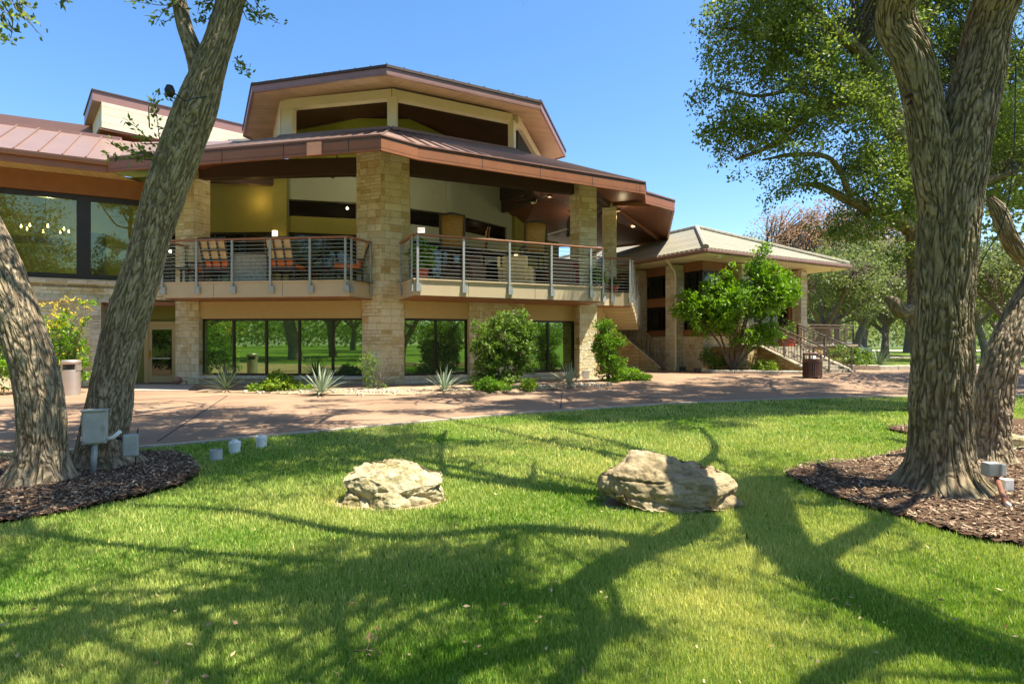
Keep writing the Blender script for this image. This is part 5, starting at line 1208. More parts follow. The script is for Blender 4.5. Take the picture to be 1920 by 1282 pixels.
# ================================================================== shrubs and plants
def shrub(name, lab, cat, loc, ell, m, seed, nsp=160, nleaf=30, leaf=(.07, .022), stems=6, spread=.09, length=.22, droop=.0, group=None, stemr=.02, hollow=.35):
    x, y, z = loc; T = empty(name, loc, lab, cat, group); g = np.random.default_rng(seed)
    E = np.array(ell); limbs = []
    for k in range(stems):
        e = E[k % len(E)]; a = g.random()*6.28
        limbs.append([(x+.05*math.cos(a), y+.05*math.sin(a), z-.03, stemr), (x+(e[0]-x)*.35+g.normal()*.05, y+(e[1]-y)*.35, z+(e[2]-z)*.45, stemr*.8), (e[0]+g.normal()*e[3]*.3, e[1]+g.normal()*e[4]*.3, e[2], stemr*.45), (e[0]+g.normal()*e[3]*.5, e[1]+g.normal()*e[4]*.5, e[2]+e[5]*.6, stemr*.2)])
    ob, cen = make_limbs('stem', limbs, M['twig'], T, nseg=6, ring=.12)
    crown(T, cen, ell, nsp, nleaf, M[m], seed, twig=(stemr*.4, stemr*.14), leaf=leaf, spread=spread, length=length, droop=droop, hollow=hollow, name='foliage'); return T
def EL(px, py, Y, rx, rz, ry=None): x, y, z = pt(px, py, Y); return (x, y, z, rx/FP*Y, (ry or rx)/FP*Y*.8, rz/FP*Y)
Yb = 17.9
shrub('shrub', 'tall glossy-leaved evergreen shrub standing against the stone pier between the right windows', 'shrub', (*pt(948, 735, Yb)[:2], 0), [EL(950, 640, Yb, 48, 45), EL(965, 605, Yb, 30, 25), EL(985, 650, Yb, 26, 40), EL(915, 655, Yb, 28, 45), EL(900, 612, Yb, 14, 12), EL(945, 690, Yb, 50, 35), EL(920, 712, Yb-.2, 32, 18), EL(990, 615, Yb, 18, 12)], 'leaf_shrub', 201, 330, 36, leaf=(.10, .032), stems=8)
shrub('ground_cover', 'low bright green leafy mound in front of the long lower window', 'shrub', (*pt(520, 738, 17.2)[:2], 0), [EL(500, 728, 17.2, 30, 10), EL(530, 722, 17.2, 35, 13), EL(560, 728, 17.2, 22, 9), EL(478, 732, 17.1, 18, 7), EL(522, 712, 17.4, 16, 10)], 'leaf_lime', 202, 230, 34, leaf=(.07, .034), stems=5, stemr=.01, spread=.07, length=.1)
shrub('shrub', 'feathery upright shrub in front of the central stone pier', 'shrub', (*pt(708, 735, 17.6)[:2], 0), [EL(705, 705, 17.6, 26, 24), EL(690, 675, 17.6, 10, 16), EL(722, 680, 17.6, 12, 16), EL(740, 690, 17.6, 8, 14)], 'leaf_shrub', 203, 130, 26, leaf=(.075, .014), stems=9, stemr=.012)
shrub('shrub', 'yellow-green low bush at the foot of the tall glossy shrub', 'shrub', (*pt(988, 733, 17.3)[:2], 0), [EL(988, 722, 17.3, 18, 11)], 'leaf_lime', 204, 60, 26, leaf=(.06, .02), stems=5, stemr=.01, spread=.06, length=.1)
shrub('shrub', 'low light green bush left of the tall glossy shrub base', 'shrub', (*pt(925, 738, 17.0)[:2], 0), [EL(925, 724, 17.0, 34, 12)], 'leaf_bright', 205, 90, 28, leaf=(.07, .028), stems=5, stemr=.01, spread=.07, length=.1)
shrub('shrub', 'narrow upright shrub beside the right stone pier', 'shrub', (*pt(1140, 716, 20.6)[:2], .1), [EL(1136, 650, 20.6, 18, 45), EL(1145, 690, 20.6, 24, 25), EL(1132, 612, 20.6, 10, 12), EL(1160, 640, 20.6, 10, 12)], 'leaf_bright', 206, 190, 30, leaf=(.10, .026), stems=5)
shrub('ground_cover', 'low spreading green plants trailing right of the narrow shrub', 'shrub', (*pt(1185, 712, 20.8)[:2], .15), [EL(1180, 702, 20.8, 22, 10), EL(1205, 708, 20.9, 16, 5)], 'leaf_bright', 207, 110, 26, leaf=(.07, .026), stems=4, stemr=.01, spread=.07, length=.1)
shrub('flowering_shrub', 'bright bush with small yellow flowers growing between the two left oaks', 'shrub', (*pt(125, 728, 16.8)[:2], 0), [EL(110, 660, 16.8, 42, 60), EL(140, 600, 16.8, 34, 32), EL(150, 570, 16.8, 18, 14), EL(95, 600, 16.8, 30, 30), EL(148, 670, 16.8, 20, 45)], 'leaf_bright', 208, 330, 30, leaf=(.09, .03), stems=7)
g = np.random.default_rng(9); fs = bpy.data.objects['flowering_shrub']
c = []
for e in (EL(110, 660, 16.7, 46, 62), EL(140, 590, 16.7, 36, 36), EL(95, 600, 16.7, 34, 34)):
    d = g.normal(size=(60, 3)); d /= np.linalg.norm(d, axis=1)[:, None]; d[:, 1] = -abs(d[:, 1]); c.append(np.array(e[:3])+d*np.array(e[3:6]))
c = np.vstack(c); D = g.normal(size=c.shape); D /= np.linalg.norm(D, axis=1)[:, None]
c = np.repeat(c, 4, 0)+g.normal(size=(len(c)*4, 3))*.02; D = g.normal(size=c.shape); D /= np.linalg.norm(D, axis=1)[:, None]
V, F, r = leaves(c, D, np.full(len(c), .05), np.full(len(c), .018), g, g.random(len(c))); tag(add_mesh('flowers', V, F, M['flower'], fs, rnd=r, uv=np.zeros((len(V), 2))), kind='stuff')
shrub('shrub', 'leafy green bush at the left edge behind the leaning oak trunk', 'shrub', (*pt(-10, 735, 16.2)[:2], 0), [EL(-5, 690, 16.2, 36, 45), EL(5, 640, 16.2, 22, 30), EL(-60, 660, 16.2, 50, 60)], 'leaf_bright', 209, 240, 30, leaf=(.09, .03), stems=6)
# small tree before the pavilion
T = shrub('small_tree', 'small multi-stemmed bright green tree growing in front of the pavilion', 'tree', (*pt(1372, 690, 24.2)[:2], .2), [EL(1335, 590, 24.2, 38, 40), EL(1292, 572, 24, 22, 24), EL(1375, 580, 24, 40, 46), EL(1430, 555, 24, 34, 48), EL(1425, 505, 24, 18, 30), EL(1468, 545, 24, 26, 28), EL(1405, 625, 24, 30, 20), EL(1438, 630, 24, 18, 20), EL(1345, 533, 24, 18, 14), EL(1362, 512, 24, 8, 9), EL(1428, 474, 24, 9, 14)], 'leaf_bright', 210, 640, 38, leaf=(.14, .038), stems=9, stemr=.055, spread=.16, length=.35)
shrub('shrub', 'dark fine-leaved shrub under the small tree against the sunlit stone', 'shrub', (*pt(1340, 690, 24.6)[:2], .2), [EL(1340, 672, 24.6, 22, 17)], 'leaf_shrub', 211, 110, 26, leaf=(.10, .02), stems=6, stemr=.012)
shrub('shrub', 'pale green small plant at the foot of the golden stair wall', 'shrub', (*pt(1430, 694, 23.8)[:2], .2), [EL(1432, 686, 23.8, 22, 9)], 'leaf_lime', 212, 60, 22, leaf=(.08, .025), stems=5, stemr=.01, spread=.07, length=.12)
shrub('shrub', 'dense dark green hedge bush right of the pavilion railings', 'shrub', (*pt(1590, 688, 27.5)[:2], .2), [EL(1580, 668, 27.5, 32, 17), EL(1610, 672, 27, 24, 14), EL(1560, 680, 27, 16, 9)], 'leaf_shrub', 213, 170, 26, leaf=(.12, .03), stems=5)
shrub('potted_bush', 'dark bush in an orange planter on the pavilion landing', 'shrub', (*pt(1475, 640, 27.5)[:2], 1.3), [EL(1473, 618, 27.5, 14, 16)], 'leaf_shrub', 214, 50, 24, leaf=(.12, .04), stems=3)
po = bpy.data.objects['potted_bush']; px_, py_, pz_ = po.location
MB().prism([(px_-.35, py_-.25), (px_+.35, py_-.25), (px_+.35, py_+.25), (px_-.35, py_+.25)], 1.28, 1.68).build('planter', M['terracotta'], po, bevel=.02)
# low stone edging of the planter beds
def curb(P, hgt, lab):
    m = MB(); 
    for a, b in zip(P[:-1], P[1:]):
        a, b = np.array(a), np.array(b); Ln = np.linalg.norm(b-a); n = max(1, int(Ln/.62)); d = (b-a)/Ln; nn = np.array([-d[1], d[0]])
        for k in range(n):
            p = a+(b-a)*k/n+d*.01; q = a+(b-a)*(k+1)/n-d*.01; j = random.uniform(-.02, .02); z = float(gz(*p))
            m.prism([p-nn*j, q-nn*j, q+nn*.3, p+nn*.3], -.1, z+hgt+random.uniform(-.02, .02))
    tag(m.build('stone_edging', M['sill'], bevel=.02), lab, 'edging')
curb([pt(1316, 690, 24.3)[:2], pt(1335, 694, 23.6)[:2], pt(1420, 700, 23.2)[:2], pt(1512, 704, 22.8)[:2]], .14, 'low limestone edging of the bed under the small tree')
curb([pt(1590, 690, 26.6)[:2], pt(1650, 692, 26.2)[:2], pt(1720, 692, 26.2)[:2], pt(1900, 692, 26.5)[:2]], .22, 'low limestone block edging at the far right side of the drive')

# agaves and yuccas
def spiky(name, lab, loc, n, Ln, wd, m, seed, up=.9, dn=-.05, bend=.25):
    g = np.random.default_rng(seed); x, y, z = loc; V = []; F = []; rr = []
    for k in range(n):
        a = k*2.399+g.normal()*.15; e = dn+(up-dn)*((k+.5)/n)**.8; e = e*math.pi/2*.98+g.normal()*.05; ln = Ln*(.75+.35*g.random()); w = wd*(.8+.4*g.random()); rv = g.random()
        h = np.array([math.cos(a), math.sin(a), 0]); s = np.array([-math.sin(a), math.cos(a), 0]); p = np.array([x, y, z+.05])+h*.03; o = len(V); S = 7
        for i in range(S+1):
            t = i/S; ee = e-bend*t*t*(1-e/1.6)*1.5; dr = h*math.cos(ee)+np.array([0, 0, math.sin(ee)]); nm = np.cross(dr, s)
            ww = w*(.55+1.3*t-1.2*t*t)*(1-t**4)
            V += [p-s*ww-nm*ww*.35*-1, p, p+s*ww-nm*ww*.35*-1]; rr += [rv*.6+.4*abs(0)]*3; p = p+dr*ln/S
        for i in range(S):
            q = o+i*3; F += [(q, q+1, q+4, q+3), (q+1, q+2, q+5, q+4)]
    o = empty(name, loc, lab, 'agave' if name == 'agave' else 'yucca')
    add_mesh('leaves', V, np.array(F), M[m], o, True, rnd=rr); return o
spiky('agave', 'dark narrow-leaved agave before the left end of the long lower window', (*pt(425, 733, 17.2)[:2], .04), 46, .95, .020, 'leaf_yucca', 1, dn=.0)
spiky('agave', 'pale silvery agave between the leafy mound and the central pier', (*pt(602, 742, 15.95)[:2], .04), 38, .78, .032, 'leaf_agave', 2)
spiky('agave', 'striped green agave under the two-pane window right of the central pier', (*pt(833, 736, 16.9)[:2], .04), 34, .72, .03, 'leaf_agave', 3)
spiky('agave', 'blue-green agave beside the right stone pier', (*pt(1068, 726, 18.6)[:2], .05), 24, .8, .036, 'leaf_agave', 4)
spiky('yucca', 'large round spiky yucca in the bed at the far right of the drive', (*pt(1648, 690, 27.4)[:2], .25), 60, 1.1, .03, 'leaf_yucca', 5, dn=-.1)

# ================================================================== rocks
def rock(name, lab, P, sc_, loc, m, seed, amp=.12, lev=6, rz=0):
    """P: convex corner points of the block in unit space; the surface is their hull, subdivided and roughened"""
    import bmesh
    bm = bmesh.new(); [bm.verts.new(p) for p in P]; bmesh.ops.convex_hull(bm, input=bm.verts[:])
    for q in [v for v in bm.verts if not v.link_faces]: bm.verts.remove(q)
    bmesh.ops.triangulate(bm, faces=bm.faces[:])
    for k in range(lev):
        long = [e for e in bm.edges if e.calc_length() > .9*.55**k]
        if k < 2: bmesh.ops.subdivide_edges(bm, edges=long or bm.edges[:], cuts=1, use_grid_fill=True); bmesh.ops.smooth_vert(bm, verts=bm.verts[:], factor=.08, use_axis_x=True, use_axis_y=True, use_axis_z=True)
        else: bmesh.ops.subdivide_edges(bm, edges=bm.edges[:], cuts=1, use_grid_fill=True)
        bmesh.ops.triangulate(bm, faces=bm.faces[:])
        if len(bm.verts) > 30000: break
    bm.normal_update(); V = np.array([v.co[:] for v in bm.verts]); N = np.array([v.normal[:] for v in bm.verts])
    F = np.array([[v.index for v in f.verts] for f in bm.faces]) if bm.verts.index_update() is None else None
    V = V*np.array(sc_)
    strat = fbm(np.stack([V[:, 0]*1.5+.6*V[:, 2], V[:, 1]*1.5, V[:, 2]*13], 1), 4, seed)
    big = fbm(V*3.2, 4, seed+3); pit = fbm(V*15, 4, seed+5)
    ch = 1-np.abs(vnoise(V*np.array([3., 3, 5]), seed+8)); ch = ch**5
    V = V+N*(amp*(.75*big+.30*strat)+.014*pit-.045*ch)[:, None]
    crk = 1-np.abs(vnoise(np.stack([V[:, 0]*1.3+V[:, 1], V[:, 1]*1.3, V[:, 2]*7.5+V[:, 0]*.8], 1), seed+30)); crk2 = 1-np.abs(vnoise(V*np.array([9., 9, 11]), seed+31))
    V = V-N*(.035*crk**9+.012*crk2**6)[:, None]
    c, s = math.cos(rz), math.sin(rz); V[:, :2] = np.stack([V[:, 0]*c-V[:, 1]*s, V[:, 0]*s+V[:, 1]*c], 1)
    V = V+np.array(loc)
    o = add_mesh(name, V, F, m, smooth=True); tag(o, lab, 'boulder'); return o
def rock_mat(name, c1, c2, c3, lich, la=.5):
    m, n, l, b = mat(name); ob = coord(n, l, 'Object')
    a = node(n, 'ShaderNodeTexNoise', Scale=3.5, Detail=9.0, Roughness=.7); l.new(ob, a.inputs[0]); r = ramp(n, l, a.outputs[0], [(.28, c1), (.5, c2), (.75, c3)])
    q = node(n, 'ShaderNodeTexNoise', Scale=5.0, Detail=6.0, Roughness=.75); l.new(coord(n, l, 'Object', (1, 1, 2)), q.inputs[0]); qr = ramp(n, l, q.outputs[0], [(.52, (0, 0, 0)), (.62, (la,)*3)])
    l.new(mixc(n, l, qr.outputs[0], r.outputs[0], lich), b.inputs['Base Color']); b.inputs['Roughness'].default_value = .95; b.inputs['Specular IOR Level'].default_value = .15
    f = node(n, 'ShaderNodeTexNoise', Scale=30.0, Detail=8.0, Roughness=.75); l.new(ob, f.inputs[0]); bump(n, l, f.outputs[0], b, 1, .03); return m
rm1 = rock_mat('pale_limestone_rock', (.32, .25, .12), (.54, .46, .27), (.68, .62, .45), (.17, .15, .035), .75)
rm2 = rock_mat('grey_limestone_rock', (.20, .155, .08), (.42, .33, .19), (.60, .50, .33), (.14, .125, .065), .5)
rock('boulder', 'smaller pale yellow boulder with a notched top, left on the lawn', [(-.95, -.5, -.15), (-.85, .7, -.1), (.85, .7, -.1), (1.0, -.1, -.1), (.1, -.98, -.2), (-.3, -.95, -.2), (-1.0, -.3, .62), (-.9, .4, .8), (-.3, .6, 1.02), (.1, .45, 1.02), (.12, -.05, .9), (-.5, -.5, .78), (.1, -.85, .42), (.95, .35, .72), (.55, .5, .85), (1.0, -.2, .5), (.6, -.6, .35)], (.50, .36, .37), (-1.14, 5.5, -.02), rm1, 5, amp=.035)
rock('boulder', 'larger grey-brown layered boulder with a sloping top, right on the lawn', [(-.98, -.1, .2), (-.8, -.6, .05), (-.75, .6, .1), (.9, .6, -.1), (1.0, .1, .0), (.95, -.5, -.1), (.5, -.98, -.2), (-.35, -.95, -.15), (-.98, -.15, .72), (-.75, -.5, .78), (-.42, .3, 1.12), (-.12, .2, 1.14), (-.5, .1, 1.02), (.7, .2, .82), (.9, -.2, .55), (.55, -.8, .55), (-.25, -.8, .68)], (.70, .42, .40), (1.47, 5.42, .0), rm2, 12, amp=.045)
for k, (px, Y, s, lab) in enumerate(((575, 17.3, .3, 'small white rock in the bed just behind the silvery agave'), (872, 17.3, .22, 'small white rock beside the tall glossy shrub'), (1027, 17.8, .30, 'pale rounded rock between the yellow-green bush and the blue-green agave'), (1800, 9.6, .0, ''), )):
    if s: x, y, z = pt(px, 735, Y); rock('rock', lab, [(-1, -.6, 0), (1, -.5, 0), (.8, .7, 0), (-.8, .7, 0), (-.6, -.3, .7), (.5, -.2, .6), (.4, .5, .8), (-.5, .4, .6)], (s, s*.7, s*.45), (x, y, .05), rm1, 20+k, amp=.04, lev=4)
rock('boulder', 'flat white limestone slab lying at the right edge behind the electrical box', [(-1, -.6, 0), (1, -.5, 0), (.9, .7, 0), (-.8, .7, 0), (-.9, -.3, .8), (.8, -.2, .7), (.8, .5, .9), (-.8, .4, .9)], (.55, .3, .22), (6.9, 7.9, 0), rm1, 33, amp=.05, lev=5)

# ================================================================== small things on the ground
def pipe(m, P, r, n=12): return m.tube(P, r, n)
# grey enclosure on a post at the foot of the slender oak
x, y, z = pt(178, 800, 6.45)
o = empty('electrical_box', (x, y, 0), 'tall grey electrical enclosure on a short post at the foot of the slender oak', 'electrical box')
w = .115
o.rotation_euler = (0, 0, R(27))
MB().box(x-w, x+w, y-.07, y+.07, z-.185, z+.185).build('cabinet', M['grey_box'], o, bevel=.008); MB().box(x-w+.012, x+w-.012, y-.082, y-.0705, z-.17, z+.17).build('door', M['grey_box'], o, bevel=.004)
MB().box(x-w-.008, x+w+.008, y-.095, y+.075, z+.185, z+.197).build('rain_hood', M['grey_box'], o); q_ = MB()
for i_, j_ in ((-1, -1), (1, -1), (1, 1), (-1, 1)): q_.lathe((x+i_*(w-.03), y-.09, z+j_*.155), [(.001, 0), (.006, 0), (.006, .01)], 8)
q_.box(x+w-.03, x+w-.012, y-.098, y-.082, z-.03, z+.03); q_.box(x-w-.004, x-w+.008, y-.09, y-.06, z-.14, z-.09); q_.box(x-w-.004, x-w+.008, y-.09, y-.06, z+.09, z+.14); q_.build('latch', M['steel'], o)
MB().tube([(x, y, z-.19), (x-.02, y, .02)], .03, 14).build('post', M['grey_box'], o, smooth=True)
m = MB(); m.tube([(x+w, y-.02, z-.14), (x+w+.06, y-.03, z-.13), (x+w+.13, y-.04, z-.06)], .022, 12); m.build('conduit', M['pvc'], o, smooth=True)
x, y, z = pt(245, 834, 6.7)
o = empty('electrical_box', (x, y, 0), 'smaller grey metal box strapped low on the right side of the slender oak', 'electrical box')
o.rotation_euler = (0, 0, R(27))
MB().box(x-.075, x+.075, y-.05, y+.06, z-.125, z+.125).build('cabinet', M['grey_box'], o, bevel=.006); MB().box(x-.066, x+.066, y-.06, y-.0505, z-.115, z+.115).build('door', M['grey_box'], o, bevel=.004)
MB().tube([(x-.02, y+.07, z+.06), (x-.16, y+.22, z+.06)], .02, 8).build('bracket', M['black'], o)
MB().tube([(x+.06, y+.03, z+.13), (x+.07, y+.03, z+.2), (x+.03, y+.1, .0)], .006, 6).build('wire', M['black'], o)
for px, Y, s, mm_, lab, dome in ((405, 7.35, .075, 'pvc_dirty', 'grey cut pipe stub without a cap in the grass', 0), (440, 7.85, .078, 'pvc', 'white irrigation cap, the left of the two domed ones in the grass', 1), (490, 8.25, .078, 'pvc', 'white irrigation cap, the right of the two domed ones in the grass', 1)):
    x = (px-960)/FP*Y; prof = [(s, -.03), (s, .105)]
    o = empty('irrigation_cap', (x, Y, 0), lab, 'pipe cap')
    if dome:
        MB().lathe((x, Y, 0), [(s*.92, -.03), (s*.92, .10)], 20).build('pipe', M['pvc'], o, smooth=False)
        MB().lathe((x, Y, 0), [(s, .06), (s*1.02, .115), (s*.9, .13), (s*.55, .135), (s*.5, .155), (s*.2, .16)], 20).build('cap', M['pvc'], o)
    else:
        MB().lathe((x, Y, 0), [(s, -.03), (s, .11), (s*.88, .11), (s*.88, .02)], 22, cap=False).build('pipe', M['pvc_dirty'], o)
# right oak: grey box on rusty conduit, small white box
x, y, z = pt(1860, 879, 5.35)
o = empty('electrical_box', (x, y, 0), 'weathered grey outlet box on a slanting rusty conduit at the foot of the forked oak', 'electrical box')
MB().box(x-.07, x+.06, y-.05, y+.05, z-.062, z+.062).build('cabinet', M['grey_box'], o, bevel=.01); MB().box(x+.035, x+.085, y-.065, y+.03, z-.055, z+.058).build('cover', M['pvc_dirty'], o, bevel=.008)
c1 = pt(1868, 894, 5.35); c2 = pt(1888, 948, 5.0)
MB().tube([c1, pt(1878, 920, 5.2), (c2[0], c2[1], .06)], .021, 12).build('conduit', M['rust_pipe'], o, smooth=True)
MB().tube([(c2[0]-.012, c2[1], .09), (c2[0]+.02, c2[1]-.04, .045), (c2[0]-.09, c2[1]-.08, .03)], .022, 12).build('elbow', M['pvc_dirty'], o, smooth=True)
x, y, z = pt(1888, 909, 5.6); o = MB().box(x-.045, x+.045, y-.03, y+.05, z-.058, z+.058).build('junction_box', M['pvc'], bevel=.006); tag(o, 'small white plastic box on a stake behind the rusty conduit', 'electrical box'); MB().tube([(x, y, z-.05), (x, y, 0)], .015, 8).build('stake', M['pvc'], o)
# brown metal box wedged in the fork
x, y, z = pt(1768, 250, 5.98); o = empty('birdhouse', (x, y, z), 'brown metal floodlight box wedged in the fork of the big oak', 'floodlight')
MB().beam((x-.12, y, z-.03), (x+.14, y, z+.05), .18, .15).build('housing', M['trim'], o, bevel=.01); MB().beam((x-.14, y-.02, z+.045), (x+.16, y-.02, z+.14), .26, .015).build('hood', M['trim'], o); o.name = 'floodlight'
x, y, z = pt(318, 172, 6.6); o = empty('floodlight', (x, y, z), 'small dark floodlight strapped to the slender oak below its fork', 'floodlight')
MB().lathe((x, y, z-.03), [(.02, -.03), (.05, 0), (.055, .05), (.035, .1)], 12).build('housing', M['black'], o, smooth=True); MB().tube([(x+.03, y, z), (x+.12, y+.1, z-.07), (x+.3, y-.05, z-.1), (x+.42, y+.02, z-.05)], .008, 6).build('cord', M['black'], o)
# hanging cord on the right
m = MB(); P = [pt(1905, 120, 6.2), pt(1900, 300, 6.2), pt(1880, 420, 6.4), pt(1832, 520, 6.5), pt(1830, 700, 6.6)]; tag(m.tube([tuple(p) for p in catmull([(*p, 0) for p in P], 6)[:, :3]], .006, 6).build('hanging_cord', M['black']), 'thin dark cord hanging down between the forked oak and the pale leaning trunk', 'cord')

# bins
x, y = (133-960)/FP*16.0, 16.0
o = empty('trash_can', (x, y, 0), 'brushed steel bin with a dark slot, standing right of the leaning left oak', 'trash can')
MB().lathe((x, y, 0), [(.22, .0), (.22, .72)], 28).build('body', M['bin_metal'], o, smooth=False, bevel=.004); MB().lathe((x, y, 0), [(.19, .72), (.19, .9)], 24).build('opening', M['black'], o); MB().lathe((x, y, 0), [(.235, .88), (.235, .96), (.21, .99), (.08, 1.0)], 28).build('lid', M['bin_metal'], o, smooth=True)
MB().box(x-.225, x-.17, y-.09, y+.09, .7, .9).build('strut', M['bin_metal'], o); MB().box(x+.17, x+.225, y-.09, y+.09, .7, .9).build('strut', M['bin_metal'], o)
x, y = 11.35, 21.5; zg = float(gz(x, y))
o = empty('trash_can', (x, y, zg), 'brown slatted metal bin standing at the foot of the pavilion steps', 'trash can')
m = MB()
for k in range(26):
    a = k*2*math.pi/26; c, s = math.cos(a), math.sin(a); m.beam((x+.31*c, y+.31*s, zg+.06), (x+.31*c, y+.31*s, zg+.64), .05, .02)
m.build('slats', M['bin_brown'], o); MB().lathe((x, y, zg), [(.28, .08), (.28, .62)], 22).build('liner', M['black'], o)
m = MB(); m.lathe((x, y, zg), [(.33, .60), (.34, .70), (.30, .71)], 24); m.lathe((x, y, zg), [(.33, .04), (.33, .1), (.3, .1)], 24); m.lathe((x, y, zg), [(.34, .86), (.34, .92), (.1, .95)], 24); m.build('rim', M['bin_brown'], o)
m = MB()
for k in range(4):
    a = k*math.pi/2+.78; c, s = math.cos(a), math.sin(a); m.beam((x+.30*c, y+.30*s, zg), (x+.30*c, y+.30*s, zg+.88), .05, .05)
m.build('leg', M['bin_brown'], o)
MB().box(x-.15, x-.05, y-.345, y-.33, zg+.73, zg+.84).build('notice', M['sign_white'], o)
# ground floodlights
for px, Y, lab in ((1308, 23.7, 'small dark ground light against the pavilion corner'), (1588, 25.9, 'small dark ground light before the far stone edging'), (1280, 25.0, 'small dark ground light beside the downspout')):
    x = (px-960)/FP*Y; zg = float(gz(x, Y)); o = empty('ground_light', (x, Y, zg), lab, 'ground light', None)
    MB().box(x-.13, x+.13, Y-.08, Y+.08, zg+.06, zg+.22).build('housing', M['black'], o, bevel=.02); MB().box(x-.10, x-.07, Y-.05, Y+.05, zg, zg+.07).build('foot', M['black'], o); MB().box(x+.07, x+.10, Y-.05, Y+.05, zg, zg+.07).build('foot', M['black'], o)
x, y, z = pt(333, 713, 19.6); o = empty('garden_lamp', (x, y, 0), 'round brown garden lamp at the foot of the left stone pier', 'garden lamp')
MB().lathe((x, y, .05), [(.02, 0), (.12, .04), (.15, .12), (.12, .22), (.02, .26)], 16).build('housing', M['trim'], o, smooth=True); MB().tube([(x+.1, y, .15), (x+.3, y, .15), (x+.3, y, 0)], .02, 8).build('conduit', M['trim'], o)
x, y, z = pt(1099, 706, 21.7); o = MB().box(x-.13, x+.13, y-.05, y+.1, .12, .42).build('utility_box', M['pvc_dirty'], bevel=.01); tag(o, 'small grey box fixed low on the right stone pier', 'utility box')
# parked car far away
def car(px, Y):
    x = (px-960)/FP*Y; g_ = 0; o = empty('parked_car', (x, Y, g_), 'silver-white car parked far off beyond the railings', 'car')
    def prof(P, y0, y1, m_, name): 
        V = [(x+a, y0, g_+z) for a, z in P]+[(x+a, y1, g_+z) for a, z in P]; n = len(P)
        return MB().add(V, [tuple(range(n)), tuple(range(2*n-1, n-1, -1))]+[(i, i+n, (i+1) % n+n, (i+1) % n) for i in range(n)]).build(name, m_, o, bevel=.05)
    prof([(-2.2, .3), (2.2, .3), (2.25, .75), (1.3, .95), (.8, 1.42), (-.9, 1.45), (-1.6, 1.0), (-2.25, .9)], Y-.9, Y+.9, M['car_paint'], 'body')
    prof([(-1.4, 1.0), (1.1, .98), (.72, 1.36), (-.82, 1.39)], Y-.93, Y+.93, M['glass_dark'], 'window')
    for a in (-1.4, 1.4):
        for s in (-.92, .92): MB().tube([(x+a, Y+s-.08, .33), (x+a, Y+s+.08, .33)], .33, 18).build('wheel', M['black'], o)
car(1588, 62)
# far road
V = [(-50, 95, -.015), (180, 95, -.015), (180, 112, -.015), (-50, 112, -.015)]
tag(add_mesh('road', V, [(0, 1, 2, 3)], M['concrete']), kind='structure')
V = [(10, 50, -.018), (70, 58, -.018), (70, 63.5, -.018), (10, 56, -.018)]
tag(add_mesh('road', V, [(0, 1, 2, 3)], M['concrete']), kind='structure')
m_ = plain('rough_turf_hill', (.07, .10, .035), .95, var=.3, sc=.05, bmp=0)
xs_ = np.linspace(-60, 520, 80); V = []
for x in xs_: V += [(x, 150, -1), (x, 175, 9+3*math.sin(x*.03)+2*math.sin(x*.11)), (x, 260, 4)]
F = np.array([[i*3+k, i*3+3+k, i*3+4+k, i*3+1+k] for i in range(79) for k in range(2)])
tag(add_mesh('hill', V, F, m_, smooth=True), kind='structure')
g = np.random.default_rng(77); N = 60000
X = g.uniform(-40, 300, N); Yw = g.uniform(112, 150, N); Hh = 8+3.5*fbm(np.stack([X*.12, Yw*.1, 0*X], 1), 3, 5); Z = Hh*g.random(N)**.6
C = np.stack([X, Yw, Z+.5], 1); D = g.normal(size=C.shape); D /= np.linalg.norm(D, axis=1)[:, None]; cl = fbm(C*.35, 2, 8)
k_ = cl > -.4; C, D = C[k_], D[k_]; n_q = len(C)
V, F, r = leaves(C, D, g.uniform(.6, 1.1, n_q), g.uniform(.25, .4, n_q), g, np.clip(.45+cl[k_]+.2*g.random(n_q), 0, 1))
V2 = V.copy(); V2[:, 0] = V2[:, 0]*1.2-160; V2[:, 1] = -V2[:, 1]+20
tag(add_mesh('far_woods', V2, F, M['leaf_oak'], rnd=r*.6, uv=np.zeros((len(V), 2))), 'dark green woods behind the park, seen in the window reflections', 'woods', kind='stuff')
tag(add_mesh('far_woods', V, F, M['leaf_far'], rnd=r, uv=np.zeros((len(V), 2))), 'pale green far woods closing the view beyond the lawn', 'woods', kind='stuff')

g = np.random.default_rng(5); n = 260; Y = 1/(1/2.2+g.random(n)*(1/13-1/2.2)); X = (g.random(n)*2-1)*Y*.95; k_ = (Y < near_edge(X)); X, Y = X[k_], Y[k_]; n = len(X)
C = np.stack([X, Y, np.full(n, .012)+.012*g.random(n)], 1); D = g.normal(size=(n, 3)); D[:, 2] *= .25; D /= np.linalg.norm(D, axis=1)[:, None]
V, F, r = leaves(C, D, g.uniform(.02, .045, n), g.uniform(.006, .011, n), g, g.random(n)); tag(add_mesh('leaf_litter', V, F, M['litter'], rnd=r, uv=np.zeros((len(V), 2))), 'small dry oak leaves scattered over the lawn', 'fallen leaves', kind='stuff')
